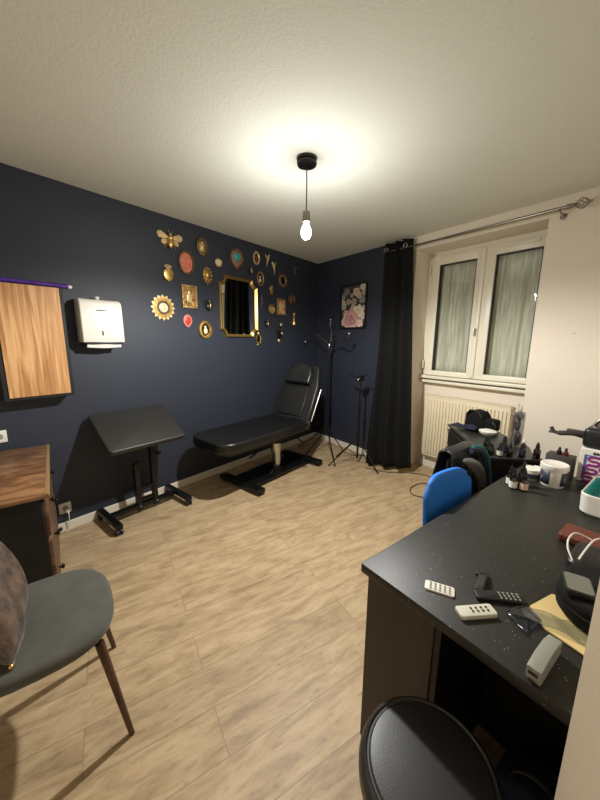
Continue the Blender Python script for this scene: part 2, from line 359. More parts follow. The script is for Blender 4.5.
# night outside: closed shutter behind a voile
bm = NB(); box(bm, (1.2, .52, .9), (3.0, .56, 2.5)); struct('trim_2', bm, mat('dark shutter', (70, 74, 70), .7), 's')
bm = NB()
def voile(u, v):
    s = 1.60+u*1.05; return (s, .326+.010*math.sin(u*52+.8*math.sin(v*3))+.006*math.sin(u*91+1), 1.10+v*1.21)
sheet(bm, voile, 160, 10)
o = single('voile_curtain', bm, m_voile, 'pale grey-green voile curtain hanging in folds behind the window glass', 'curtain', (2.1, .326, 1.10), 's', solid=.002)

# ------------------------------------------------------------------ pendant lamp
PX, PY = 1.499, -2.187
t = thing('pendant_lamp', 'bare bulb pendant lamp with black ceiling rose, hanging from the ceiling', 'lamp', (PX, PY, H))
bm = NB(); lathe(bm, [(0, 0), (.056, 0), (.059, -.006), (.058, -.014), (.050, -.018), (.050, -.021), (.058, -.025), (.059, -.032), (.055, -.040), (.02, -.044), (0, -.044)], (PX, PY, H)); mk('ceiling_rose', bm, m_blackmetal, t)
bm = NB(); cone(bm, (PX, PY, H-.04), (PX, PY, 2.215), .0035, seg=8); mk('cord', bm, mat('dark cord', (70, 50, 52), .7), t)
bm = NB(); lathe(bm, [(0, .005), (.012, .005), (.022, -.004), (.023, -.058), (.019, -.062), (0, -.062)], (PX, PY, 2.215)); mk('bulb_holder', bm, m_steel, t)
bm = NB(); lathe(bm, [(0, 0), (.013, 0), (.014, -.012), (.027, -.035), (.031, -.056), (.027, -.078), (.015, -.092), (0, -.096)], (PX, PY, 2.153), seg=24); mk('bulb', bm, m_bulb, t)
ld = bpy.data.lights.new('bulb_light', 'SPOT'); ld.energy = LAMP_DOWN; ld.color = LAMP_COLOR; ld.spot_size = math.radians(180); ld.spot_blend = .38; ld.shadow_soft_size = .03
lo = bpy.data.objects.new('bulb_light', ld); COL.objects.link(lo); lo.parent = t; lo.location = (0, 0, 2.045-H-.01)

# ------------------------------------------------------------------ curtain, rod
t = thing('curtain_rod', 'chrome curtain rod with cage finial running above the window', 'curtain rod', (2.1, -.1, 2.395), 's')
bm = NB(); cone(bm, (1.20, -.1, 2.39), (2.80, -.1, 2.39), .009, seg=14); mk('rod', bm, m_steel, t)
bm = NB(); cone(bm, (1.9, -.1, 2.39), (2.83, -.1, 2.39), .0115, seg=14); cone(bm, (2.80, -.1, 2.39), (2.845, -.1, 2.39), .018, .012, seg=14)
for k in range(7):
    a = 2*PI*k/7; tube(bm, [(2.84+.085*v, -.1+.034*math.sin(PI*v)*math.cos(a+2.2*v), 2.39+.034*math.sin(PI*v)*math.sin(a+2.2*v)) for v in [i/12 for i in range(13)]], .0028, 6)
ell(bm, (2.93, -.1, 2.39), .009); mk('finial', bm, m_steel, t, label='spiral cage finial')
for s in (2.76, 1.505):
    bm = NB(); cone(bm, (s, 0, 2.36), (s, -.006, 2.36), .022, seg=16); cone(bm, (s, 0, 2.36), (s, -.085, 2.372), .006, seg=10); tube(bm, [(s, -.1+.017*math.cos(a), 2.39+.017*math.sin(a)) for a in [PI*1.0+PI*i/10 for i in range(11)]], .004, 6); mk('bracket', bm, m_steel, t)
t = thing('blackout_curtain', 'floor length black curtain with eyelets, gathered at the left of the window', 'curtain', (1.35, -.1, 0), 's')
bm = NB()
def curt(u, v):      # v 0 bottom .. 1 top
    s0 = 1.215-.03*math.exp(-((v-.15)/.2)**2); s1 = 1.56+.165*(1-v)
    amp = .026+.022*(1-v)
    ph = u*2*PI*3.2+.6+.35*math.sin(v*2.2)
    w = math.sin(ph)+.22*math.sin(2*ph+1+v)
    return (s0+(s1-s0)*u+.010*math.cos(ph*.5+v), -.107+amp*w-.15*(1-u)*(1-v)**2, .012+.06*u+v*(2.455-.06*u))
sheet(bm, curt, 150, 40); mk('cloth', bm, m_curtain, t, solid=.004)
for s in (1.285, 1.52):
    bm = NB(); tube(bm, [(s+.006*math.sin(a), -.146+.0*math.sin(a), 2.39) if False else (s+.022*math.cos(a), -.150, 2.395+.022*math.sin(a)) for a in [2*PI*i/16 for i in range(16)]], .005, 6, closed=True); mk('eyelet', bm, m_chrome, t)

# ------------------------------------------------------------------ radiator
t = thing('radiator', 'cream ribbed panel radiator under the window in its niche', 'radiator', (2.1, .2, .15), 's')
R0, R1, RZ0, RZ1, RD = 1.665, 2.515, .165, .862, .2
bm = NB(); box(bm, (R0, RD+.01, RZ0), (R1, RD+.028, RZ1), .004)
n = 24
for k in range(n):
    c = R0+.035+(R1-R0-.07)*k/(n-1); box(bm, (c-.011, RD-.004, RZ0+.035), (c+.011, RD+.015, RZ1-.045), .0038, 2)
mk('panel', bm, m_rad, t)
bm = NB(); box(bm, (R0, RD+.008, RZ1-.012), (R1, RD+.085, RZ1+.003), .003, 1); box(bm, (R0-.003, RD+.012, RZ0+.03), (R0+.002, RD+.085, RZ1-.005)); box(bm, (R1-.002, RD+.012, RZ0+.03), (R1+.003, RD+.085, RZ1-.005)); mk('casing', bm, m_rad, t)
bm = NB(); cone(bm, (2.56, .25, 0), (2.56, .25, .9), .009, seg=10); cone(bm, (2.60, .25, 0), (2.60, .25, .78), .009, seg=10); cone(bm, (2.51, .25, .80), (2.60, .25, .80), .008, seg=10); mk('pipe', bm, m_skirt, t)
bm = NB(); lathe(bm, [(0, 0), (.02, 0), (.024, .01), (.024, .05), (.018, .06), (0, .06)], (2.565, .235, .79)); mk('valve', bm, m_offw, t)
bm = NB(); cone(bm, (1.64, .24, .2), (1.67, .24, .2), .01, seg=10); cone(bm, (1.64, .24, .0), (1.64, .24, .23), .008, seg=10); mk('drain_valve', bm, m_steel, t)

# ------------------------------------------------------------------ flower picture
def rose(x, z, cx, cz, R, c0, c1):
    dx, dz = (x-cx), (z-cz); q = math.hypot(dx, dz)/R
    if q > 1: return None
    a = math.atan2(dz, dx); e_ = 1+.10*math.sin(5*a+1.3*cx*50)+.06*math.sin(11*a+cz*30)
    if q > e_*.9: return None
    sp = .5+.5*math.sin(q*13+a*1.0+1.6*math.sin(3*a)); k = .25+.75*(.45*sp+.55*q)
    return tuple(c0[i]*(1-k)+c1[i]*k for i in range(3))
def picture_color(x, z):   # x 0..1, z 0..1 up
    fl = [(.42, .19, .34, (128, 66, 66), (226, 190, 180)), (.13, .14, .13, (170, 120, 112), (228, 200, 188)), (.78, .10, .14, (196, 150, 132), (238, 220, 205)), (.72, .38, .21, (170, 150, 110), (236, 226, 196)),
          (.30, .62, .10, (70, 50, 34), (226, 206, 180)), (.52, .61, .12, (60, 44, 36), (220, 206, 190)), (.10, .52, .12, (120, 110, 96), (214, 202, 184)), (.62, .83, .14, (150, 110, 88), (234, 208, 184)), (.88, .93, .12, (160, 150, 120), (226, 220, 200)),
          (.42, .76, .07, (110, 90, 70), (216, 196, 170)), (.86, .64, .12, (90, 84, 88), (170, 164, 168)), (.94, .45, .08, (120, 110, 110), (220, 214, 208)), (.08, .74, .09, (90, 90, 88), (180, 178, 168)), (.20, .35, .11, (120, 90, 84), (225, 200, 180)), (.90, .27, .12, (160, 140, 120), (240, 228, 210)), (.22, .86, .12, (90, 96, 90), (150, 152, 140)), (.06, .62, .10, (150, 120, 100), (240, 226, 210)), (.50, .45, .12, (120, 100, 90), (220, 205, 190)), (.74, .74, .10, (110, 90, 80), (226, 210, 190)), (.93, .80, .10, (110, 100, 90), (210, 200, 190))]
    for f_ in fl:
        c = rose(x*.7, z, f_[0]*.7, f_[1], f_[2]*.75, f_[3], f_[4])
        if c: return c
    n_ = math.sin(x*37+z*11)*math.sin(z*29-x*13); return (58+34*n_, 55+30*n_, 50+24*n_)
t = thing('flower_picture', 'black framed picture of pale roses on the navy wall', 'picture', (.715, 0, 1.62), 's')
bm = NB(); frame4(bm, .487, 1.60, .927, 2.148, .02, -.022, -.002, .002); mk('frame', bm, m_blackplastic, t)
bm = NB(); nx, nz = 62, 80; cl = bm.loops.layers.color.new('Col')
V = [[bm.verts.new((.503+.408*i/nx, -.012, 1.615+.518*j/nz)) for j in range(nz+1)] for i in range(nx+1)]
for i in range(nx):
    for j in range(nz):
        fc = bm.faces.new((V[i][j], V[i+1][j], V[i+1][j+1], V[i][j+1])); c = lin([max(0, min(255, v)) for v in picture_color((i+.5)/nx, (j+.5)/nz)])
        for lp in fc.loops: lp[cl] = (c[0]**(1/2.2), c[1]**(1/2.2), c[2]**(1/2.2), 1)
mk('print', bm, m_picture, t, smooth=False)

# ------------------------------------------------------------------ ornaments on the navy wall
OG = 'gilded ornaments hung on the navy wall'
def orn(name, label, cat, y, z): return thing(name, label, cat, (0, y, z), group=OG, local=True)
def ering(bm, a, b, r_, x=.012, lobes=0, amp=0., n=48, c=(0, 0)):
    P = []
    for k in range(n):
        th = 2*PI*k/n; q = 1+amp*math.cos(lobes*th); P.append((x, c[0]+a*q*math.cos(th), c[1]+b*q*math.sin(th)))
    tube(bm, P, r_, 6, closed=True)
def eplate(bm, a, b, x0=.001, x1=.008, n=32, c=(0, 0), p=2): prism(bm, superell(a, b, p, n, c), x0, x1, YZ, .002 if x1-x0 > .005 else 0)
def dome(bm, a, b, h, x=.006, c=(0, 0)): ell(bm, (x, c[0], c[1]), (h, a, b), seg=20)
def petals(bm, n, r0, r1, w, x0=.002, x1=.008, a0=0, sx=1., sy=1.):
    for k in range(n):
        a = a0+2*PI*k/n; P = []
        for q, ww in ((0, .35), (.25, .8), (.5, 1), (.75, .75), (1, 0.06)): P.append((r0+(r1-r0)*q, w*ww))
        pts = [(p, q) for p, q in P]+[(p, -q) for p, q in P[::-1]]
        pts = [((p*math.cos(a)-q*math.sin(a))*sx, (p*math.sin(a)+q*math.cos(a))*sy) for p, q in pts]
        prism(bm, pts, x0, x1, YZ)
def scrolls(bm, a, b, n, r_, x=.012, a0=0.):
    for k in range(n): th = a0+2*PI*k/n; ell(bm, (x, a*math.cos(th), b*math.sin(th)), (r_*.7, r_, r_), seg=8)
def heartpts(w, h, n=36):
    P = []
    for k in range(n):
        t_ = 2*PI*k/n; x = 16*math.sin(t_)**3; y = 13*math.cos(t_)-5*math.cos(2*t_)-2*math.cos(3*t_)-math.cos(4*t_); P.append((x/16*w, (y+2.5)/14.5*h))
    return P
def droppts(w, h, n=32):
    return [(w*math.sin(2*PI*k/n)*(1-.45*max(0, -math.cos(2*PI*k/n))**2), h*math.cos(2*PI*k/n)) for k in range(n)]
def wing(bm, L_, w_, ang, root=(0, 0), x=.012, lift=.01):
    P = [(0, 0), (.3, .55), (.7, 1.), (.95, .7), (1, .2), (.85, -.35), (.45, -.45), (.1, -.25)]
    pts = [(root[0]+L_*p*math.cos(ang)-w_*q*math.sin(ang)*.5, root[1]+L_*p*math.sin(ang)+w_*q*math.cos(ang)*.5) for p, q in P]
    prism(bm, pts, x, x+.005, YZ, .001, 1)
# bee
t = orn('bee_ornament', 'large golden bee with spread wings, highest and leftmost ornament', 'wall ornament', -2.219, 2.303)
bm = NB(); ell(bm, (.022, 0, -.03), (.02, .027, .042)); ell(bm, (.024, 0, .015), (.02, .024, .024)); ell(bm, (.024, 0, .043), (.013, .017, .015)); mk('body', bm, m_gold, t)
for s in (-1, 1):
    bm = NB(); A = math.radians(28 if s > 0 else 152)-.35*s; A -= .15*s; wing(bm, .108, .085*s, A, (.012*s, .02)); wing(bm, .075, .06*s, A-.55*s, (.012*s, .0), .009); mk('wing', bm, m_palegold, t)
for s in (-1, 1):
    for k in range(3): bm = NB(); tube(bm, [(.02, .015*s, -.0-.015*k), (.012, .045*s, -.02-.018*k), (.004, .055*s, -.04-.015*k)], .003, 5); mk('leg', bm, m_gold, t)
    bm = NB(); tube(bm, [(.024, .006*s, .055), (.02, .018*s, .075)], .0018, 5); mk('antenna', bm, m_gold, t)
# bronze oval plaque
t = orn('oval_plaque', 'bronze oval plaque with relief, high above the small pale round mirror', 'wall ornament', -1.889, 2.318)
bm = NB(); eplate(bm, .062, .078); mk('plate', bm, m_agold, t)
bm = NB(); ering(bm, .062, .078, .007); ering(bm, .045, .058, .004); mk('rim', bm, m_bronze, t)
bm = NB(); dome(bm, .02, .03, .012); dome(bm, .012, .012, .012, c=(0, .035)); dome(bm, .03, .01, .01, c=(0, -.028)); mk('relief', bm, m_palegold, t)
# red oval frame
t = orn('oval_picture', 'dark oval frame holding a coral red picture, below the golden bee', 'picture frame', -2.069, 2.145)
bm = NB(); eplate(bm, .068, .092, .001, .006); mk('print', bm, m_coral, t)
bm = NB(); ering(bm, .072, .096, .010); scrolls(bm, .078, .102, 30, .006); mk('frame', bm, m_bronze, t)
# small pale round
t = orn('round_mirror', 'small pale round mirror in thin gold rim, upper left of the big mirror', 'mirror', -1.709, 2.209)
bm = NB(); eplate(bm, .038, .034); mk('face', bm, m_cream, t)
bm = NB(); ering(bm, .041, .037, .006); mk('rim', bm, m_gold, t)
# turquoise heart
t = orn('heart_crest', 'ornate pink gold frame with a turquoise heart above the big mirror', 'wall ornament', -1.47, 2.293)
bm = NB(); prism(bm, droppts(.078, .092), .001, .010, YZ, .003); mk('plate', bm, mat('rose gold', (176, 122, 100), .45, .5, bump=.5, bscale=90), t)
bm = NB(); hp = droppts(.082, .096, 36); tube(bm, [(.012, p[0], p[1]) for p in hp], .007, 6, closed=True)
for k in range(0, 36, 2): ell(bm, (.012, hp[k][0]*1.08, hp[k][1]*1.08), (.006, .010, .010), seg=8)
for q in (-.03, 0, .03): ell(bm, (.012, q, .098-abs(q)*.5), (.007, .012, .018), seg=8)
mk('frame', bm, m_bronze, t)
bm = NB(); prism(bm, heartpts(.05, .055), .008, .020, YZ, .005); mk('heart', bm, m_turq, t)
# pineapple-like heart
t = orn('sacred_heart', 'golden flaming heart ornament between the bee and the sunflower mirror', 'wall ornament', -2.254, 2.01)
bm = NB(); prism(bm, droppts(.05, .058), .001, .02, YZ, .009); mk('heart', bm, m_gold, t)
bm = NB()
for k in range(5): a = PI/2+(k-2)*.4; tube(bm, [(.012, .01*(k-2), .04), (.016, .035*math.cos(a), .04+.04*math.sin(a))], lambda q: .008*(1-q)+.002, 6)
ering(bm, .03, .012, .004, .014, c=(0, .07)); mk('flames', bm, m_palegold, t)
# ornate gold
t = orn('ornate_crest', 'gold baroque crest with pointed foot, left of the big mirror', 'wall ornament', -1.846, 2.07)
bm = NB(); eplate(bm, .04, .06); dome(bm, .025, .035, .02); mk('plate', bm, m_gold, t)
bm = NB(); scrolls(bm, .048, .066, 12, .013); tube(bm, [(.01, 0, -.06), (.01, 0, -.088)], lambda q: .012*(1-q)+.002, 6); tube(bm, [(.01, 0, .06), (.01, 0, .086)], lambda q: .012*(1-q)+.003, 6); mk('scrolls', bm, m_agold, t)
# rectangular frame
def rect_frame(label, y, z, w_, h_, pm, fm):
    t = orn('rectangular_picture', label, 'picture frame', y, z)
    bm = NB(); box(bm, (.001, -w_+.014, -h_+.014), (.006, w_-.014, h_-.014)); mk('print', bm, pm, t, smooth=False)
    bm = NB()
    for lo, hi in (((0, -w_, -h_), (.018, -w_+.022, h_)), ((0, w_-.022, -h_), (.018, w_, h_)), ((.001, -w_+.01, -h_), (.017, w_-.01, -h_+.022)), ((.001, -w_+.01, h_-.022), (.017, w_-.01, h_))): box(bm, lo, hi, .004)
    mk('frame', bm, fm, t)
    bm = NB(); dome(bm, w_*.35, h_*.4, .004, .007, (0, -.1*h_)); dome(bm, w_*.2, h_*.2, .005, .007, (.0, .35*h_)); mk('figure', bm, m_palegold, t)
rect_frame('gilt rectangular frame holding a golden picture, left of the big mirror', -2.053, 1.845, .080, .105, m_print, m_agold)
rect_frame('small gilt rectangular frame with orange picture, right of the big mirror', -.773, 1.856, .078, .1, mat('orange print', (180, 100, 50), .4, rgb2=(230, 200, 160), nscale=40), m_agold)
# sunflower mirror
t = orn('sunflower_mirror', 'golden sunflower shaped mirror, largest flower at lower left', 'mirror', -2.321, 1.726)
bm = NB(); petals(bm, 16, .05, .112, .018); mk('petals', bm, m_palegold, t)
bm = NB(); petals(bm, 16, .045, .095, .015, .008, .013, PI/16); mk('inner_petals', bm, m_gold, t)
bm = NB(); ering(bm, .05, .05, .010, .014); mk('ring', bm, m_bronze, t)
bm = NB(); eplate(bm, .045, .045, .010, .016); mk('glass', bm, m_cream, t)
# beetle
def beetle(label, y, z, k=1., m1=m_blackorn, m2=m_gold):
    t = orn('beetle_ornament', label, 'wall ornament', y, z)
    bm = NB(); ell(bm, (.014, 0, -.012*k), (.013*k, .024*k, .036*k)); ell(bm, (.014, 0, .03*k), (.011*k, .017*k, .014*k)); mk('body', bm, m1, t)
    bm = NB(); ell(bm, (.02, .009*k, -.006*k), (.012*k, .008*k, .028*k)); ell(bm, (.02, .004*k, .03*k), (.01*k, .006*k, .010*k)); mk('wing_case', bm, m2, t)
    for s in (-1, 1):
        for q in (-.025, 0, .022): bm = NB(); tube(bm, [(.012, .018*s*k, q*k), (.01, .036*s*k, (q+.012)*k), (.004, .044*s*k, (q-.008)*k)], .0025, 5); mk('leg', bm, m1, t)
beetle('black beetle with gilded back, close to the left edge of the big mirror', -1.849, 1.787, 1.2)
beetle('small black beetle with gold patch, under the right corner of the big mirror', -1.032, 1.645, .95)
beetle('tiny black beetle with pale spot, above the right end of the big mirror', -1.28, 2.202, .8, m_blackorn, m_cream)
# red teardrop
t = orn('teardrop_crest', 'small pink framed red teardrop below the gilt rectangular frame', 'wall ornament', -2.084, 1.623)
bm = NB(); prism(bm, droppts(.047, .06), .001, .008, YZ, .002); mk('plate', bm, mat('dusty pink', (196, 120, 110), .45, bump=.4, bscale=120), t)
bm = NB(); prism(bm, droppts(.029, .037), .007, .016, YZ, .004); mk('heart', bm, m_red, t)
# gold oval frame with figure
t = orn('oval_picture', 'thick gold oval frame with a pale figure on black, lower left of the big mirror', 'picture frame', -1.897, 1.547)
bm = NB(); eplate(bm, .055, .065, .001, .006); mk('print', bm, m_blackorn, t)
bm = NB(); ering(bm, .062, .073, .018, .010); mk('frame', bm, m_gold, t)
bm = NB(); dome(bm, .022, .03, .006, .008, (.005, -.012)); dome(bm, .012, .014, .007, .008, (.002, .024)); mk('figure', bm, m_cream, t)
# oval frames to the right
def oval(label, y, z, a, b, pm, fm, fig=None, th=.009):
    t = orn('oval_picture', label, 'picture frame', y, z)
    bm = NB(); eplate(bm, a-.006, b-.006, .001, .006); mk('print', bm, pm, t)
    bm = NB(); ering(bm, a, b, th); scrolls(bm, a+th*.6, b+th*.6, 20, th*.55); mk('frame', bm, fm, t)
    if fig: bm = NB(); dome(bm, a*.42, b*.32, .006, .007, (0, -b*.25)); dome(bm, a*.22, b*.2, .007, .007, (0, b*.28)); mk('figure', bm, fig, t)
oval('pale gold oval frame with dark centre, first right of the turquoise heart', -1.187, 2.35, .042, .062, m_blackprint, m_palegold)
oval('dark oval cameo with a white bust, beside the upper right of the big mirror', -1.129, 2.139, .046, .070, m_blackorn, m_agold, m_cream)
oval('dull bronze oval frame, rightmost oval on the navy wall', -.575, 1.971, .058, .062, m_blackprint, m_bronze, m_agold)
oval('small gold oval frame just left of the orange rectangular picture', -.947, 1.815, .042, .048, m_print, m_agold)
# hummingbirds
def bird(label, y, z, flip=1, m=m_palegold):
    t = orn('hummingbird_ornament', label, 'wall ornament', y, z)
    bm = NB(); tube(bm, [(.014, .02*flip, .05), (.016, .006*flip, .02), (.016, -.004*flip, -.015), (.010, -.014*flip, -.07)], lambda q: .004+.013*math.sin(PI*min(1, q*1.15))**1.0*(1-q*.5), 8, 4); ell(bm, (.015, .022*flip, .052), (.01, .012, .012)); mk('body', bm, m, t)
    bm = NB(); tube(bm, [(.015, .03*flip, .056), (.015, .05*flip, .064)], .002, 5); mk('beak', bm, m_bronze, t)
    for a in (2.2, .9): bm = NB(); wing(bm, .06, .028, a if flip > 0 else PI-a, (0, .01)); mk('wing', bm, m, t)
bird('gold hummingbird with wings raised, upper of the pair of birds', -1.012, 2.361, 1)
bird('gold hummingbird lower of the pair of birds, above the dark sunburst', -.906, 2.295, -1)
# sunburst
t = orn('sunburst_mirror', 'dark bronze sunburst mirror at the upper right of the ornament wall', 'mirror', -.746, 2.171)
bm = NB(); petals(bm, 18, .055, .1, .008); mk('rays', bm, m_bronze, t)
bm = NB(); ering(bm, .055, .055, .009, .012); ering(bm, .07, .07, .003, .008); mk('ring', bm, m_agold, t)
bm = NB(); eplate(bm, .05, .05, .001, .008); mk('glass', bm, mat('dark mirror glass', (60, 64, 72), .1, .8), t)
# swallow
t = orn('swallow_ornament', 'dark swallow with a forked tail, topmost toward the corner', 'wall ornament', -.515, 2.333)
bm = NB(); ell(bm, (.015, 0, 0), (.012, .014, .04)); ell(bm, (.015, 0, .04), (.011, .012, .012)); tube(bm, [(.012, .005, -.03), (.006, .02, -.065)], lambda q: .006*(1-q)+.001, 5); tube(bm, [(.012, -.005, -.03), (.006, -.02, -.065)], lambda q: .006*(1-q)+.001, 5); mk('body', bm, m_bronze, t)
for s in (-1, 1): bm = NB(); wing(bm, .085, .03*s, PI/2-s*1.2, (.006*s, .015)); mk('wing', bm, m_bronze, t)
# skull
t = orn('skull_ornament', 'small dark gilded skull, right of the white bust cameo', 'wall ornament', -.949, 2.037)
bm = NB(); ell(bm, (.018, 0, .012), (.018, .038, .04)); box(bm, (.004, -.02, -.052), (.024, .02, -.015), .006); mk('skull', bm, m_agold, t)
bm = NB()
for s in (-1, 1): ell(bm, (.032, .014*s, .006), (.006, .009, .010), seg=10)
ell(bm, (.033, 0, -.012), (.004, .004, .006), seg=8); mk('eye_sockets', bm, m_blackorn, t)
# lizard
t = orn('lizard_ornament', 'slim grey gold lizard climbing beside the right side of the big mirror', 'wall ornament', -1.118, 1.889)
bm = NB(); tube(bm, [(.010, .004, .08), (.012, 0, .05), (.012, .004, .0), (.010, -.004, -.04), (.006, .010, -.085)], lambda q: .003+.009*math.sin(PI*min(1, (q+.05)))*(1-q*.6), 8, 4)
for s in (-1, 1):
    for q in (.045, -.01): tube(bm, [(.010, .004*s, q), (.008, .024*s, q+.01*s), (.004, .030*s, q-.012)], .003, 5)
mk('lizard', bm, m_steel, t)
# gold figure
t = orn('crowned_figure', 'slim gold crowned figure, lowest ornament toward the corner', 'wall ornament', -.539, 1.718)
bm = NB(); lathe(bm, [(0, -.075), (.028, -.07), (.03, -.04), (.018, -.01), (.014, .01), (.020, .02), (0, .03)], (.018, 0, 0), 14); ell(bm, (.02, 0, .04), (.013, .014, .016)); mk('figure', bm, m_gold, t)
bm = NB(); lathe(bm, [(.012, .052), (.018, .078), (.014, .066)], (.02, 0, 0), 10); mk('crown', bm, m_palegold, t)
# cluster crest
t = orn('winged_crest', 'dark winged crest with three pale gold bosses, below the orange rectangular picture', 'wall ornament', -.803, 1.545)
bm = NB(); eplate(bm, .04, .06); ering(bm, .05, .07, .006); mk('plate', bm, m_blackorn, t)
for y, z, q in ((.02, .095, .020), (.038, -.01, .018), (-.02, -.1, .020)): bm = NB(); ell(bm, (.014, y, z), (.012, q, q)); mk('boss', bm, m_palegold, t)
bm = NB(); wing(bm, .06, .04, .5, (0, .02)); wing(bm, .06, -.04, PI-.5, (0, .02)); mk('wing', bm, m_bronze, t)
# small ornate gold with dark centre
t = orn('lantern_crest', 'gold crest with a black centre hanging below the big mirror', 'wall ornament', -1.174, 1.462)
bm = NB(); eplate(bm, .035, .045, .001, .008); mk('centre', bm, m_blackorn, t)
bm = NB(); ering(bm, .036, .048, .008); ell(bm, (.014, 0, .062), (.012, .018, .022)); ell(bm, (.012, -.01, -.065), (.01, .014, .016)); ell(bm, (.01, .03, -.045), (.01, .012, .012)); mk('frame', bm, m_gold, t)
# big mirror
t = thing('octagonal_mirror', 'large gold framed mirror with scooped corners on the navy wall', 'mirror', (0, -1.452, 1.44), local=False)
def scoop(a, b, c, n=6):
    P = []
    for sx, sy, a0 in ((1, 1, 270), (-1, 1, 0), (-1, -1, 90), (1, -1, 180)):
        for k in range(n+1):
            th = math.radians(a0-90*k/n); P.append((sx*a+c*math.cos(th) if True else 0, sy*b+c*math.sin(th)))
    return P
def fixed_scoop(a, b, c, n=7):
    P = []
    for (cx, cy, t0) in ((a, b, 270), (-a, b, 0), (-a, -b, 90), (a, -b, 180)):
        for k in range(n+1): th = math.radians(t0-90*k/n); P.append((cx+c*math.cos(th), cy+c*math.sin(th)))
    return P
my, mz, ma, mb = -1.452, 1.792, .262, .312
Oo = fixed_scoop(ma, mb, .075); Oi = fixed_scoop(ma-.030, mb-.030, .066)
bm = NB(); R_ = []
for (O, x) in ((Oo, 0.), (Oo, .022), ([((p[0]*.75+q[0]*.25), (p[1]*.75+q[1]*.25)) for p, q in zip(Oo, Oi)], .03), (Oi, .012), (Oi, .0)):
    R_.append([bm.verts.new((x, my+p[0], mz+p[1])) for p in O])
for A, B in zip(R_, R_[1:]):
    for k in range(len(A)): bm.faces.new((A[k], A[(k+1) % len(A)], B[(k+1) % len(A)], B[k]))
mk('frame', bm, mat('brushed gold frame', (198, 164, 84), .3, .85), t)
bm = NB(); prism(bm, Oi, .002, .008, Matrix.Translation((0, my, mz)) @ YZ); mk('glass', bm, m_mirror, t, smooth=False)

# ------------------------------------------------------------------ wall cabinet, tube, dispenser, outlets
t = thing('wall_cabinet', 'shallow black wall cabinet with an oak veneer front, on the navy wall', 'cabinet', (0, -3.29, 1.06))
bm = NB(); box(bm, (0, -3.47, 1.055), (.12, -3.092, 1.785), .002, 1); mk('body', bm, m_dside, t)
bm = NB(); box(bm, (.12, -3.445, 1.075), (.127, -3.115, 1.782), .001, 1); mk('door', bm, m_oak, t, label='oak grained front')
t = thing('purple_roll', 'purple foil roll with a white end lying on the oak wall cabinet', 'roll', (.07, -3.25, 1.785))
bm = NB(); cone(bm, (.075, -3.62, 1.803), (.075, -3.045, 1.803), .0165, seg=20); mk('roll', bm, m_purple, t)
bm = NB(); cone(bm, (.075, -3.045, 1.803), (.075, -3.022, 1.803), .0125, .0105, seg=16); mk('end_cap', bm, m_whitep, t)
t = thing('towel_dispenser', 'white paper towel dispenser on the navy wall', 'towel dispenser', (0, -2.86, 1.43))
bm = NB(); prism(bm, [(0, 1.425), (0, 1.735), (.075, 1.735), (.10, 1.722), (.112, 1.70), (.118, 1.435), (.112, 1.425)], -3.0, -2.715, Matrix(((1, 0, 0, 0), (0, 0, 1, 0), (0, 1, 0, 0), (0, 0, 0, 1))), .008, 3); mk('housing', bm, m_whitep, t)
bm = NB(); box(bm, (.012, -2.985, 1.412), (.114, -2.73, 1.428), .003); mk('bottom_tray', bm, m_blackplastic, t)
bm = NB(); sheet(bm, lambda u_, v: (.10-.004*math.sin(u_*9), -2.975+.235*u_, 1.425-.038*v-.006*math.sin(u_*PI)), 20, 4); mk('paper_towel', bm, m_paper, t, solid=.004)
bm = NB(); box(bm, (.114, -2.872, 1.475), (.120, -2.862, 1.508), .002); mk('level_window', bm, m_ink, t)
bm = NB(); cone(bm, (.05, -2.86, 1.732), (.05, -2.86, 1.75), .012, .009, seg=12); ell(bm, (.05, -2.86, 1.752), (.014, .018, .008)); mk('lock', bm, m_whitep, t)
bm = NB()
for k in range(6): box(bm, (.1135, -2.895+.011*k, 1.652), (.1155, -2.887+.011*k, 1.660))
mk('lettering', bm, m_ink, t, smooth=False)
def outlet(label, y, z):
    t = thing('wall_socket', label, 'socket', (0, y, z))
    bm = NB(); box(bm, (0, y-.04, z-.04), (.012, y+.04, z+.04), .004); mk('plate', bm, m_whitep, t)
    bm = NB(); cone(bm, (.0115, y, z), (.0125, y, z), .02, seg=20); mk('well', bm, m_greyp, t)
outlet('white wall socket low on the navy wall, beside the dresser', -3.215, .185); outlet('white wall socket at the left picture edge above the dresser', -3.51, .815)
t = thing('power_cord', 'white plug and cord hanging from the low wall socket', 'cord', (.015, -3.21, .12))
bm = NB(); tube(bm, [(.03, -3.205, .165), (.045, -3.205, .14), (.035, -3.205, .08), (.03, -3.215, .02), (.035, -3.235, .006)], .004, 6, 6); mk('cord', bm, m_whitep, t)
bm = NB(); box(bm, (.012, -3.22, .15), (.035, -3.19, .18), .006); mk('plug', bm, m_whitep, t)

# ------------------------------------------------------------------ dresser
t = thing('dresser', 'dark wooden dresser with worn brown top and knobbed drawers, against the navy wall', 'dresser', (1.27, -3.4, 0), 's')
D0, D1, DF, DB, DZ = .83, 1.745, -3.175, -3.43, .72
bm = NB(); box(bm, (D0-.0, DB, DZ-.022), (D1+.008, DF+.008, DZ), .004); mk('top', bm, m_dtop, t, label='worn brown top')
bm = NB(); box(bm, (D0+.01, DF+.008, DZ-.020), (D1+.006, DF+.014, DZ+.0015), .002, 1); box(bm, (D0+.01, DF-.002, DZ-.001), (D1+.006, DF+.010, DZ+.0015)); mk('edge_strip', bm, mat('pale wood edge', (146, 116, 82), .45), t, label='pale wood edge strip')
bm = NB(); box(bm, (D0+.02, DB, .06), (D1, DF-.02, DZ-.022), .002, 1)
for s in (D0+.04, D1-.04):
    for d in (DB+.04, DF-.05): box(bm, (s-.02, d-.02, 0), (s+.02, d+.02, .062))
mk('body', bm, m_dside, t)
zz = [.075, .285, .495, .69]
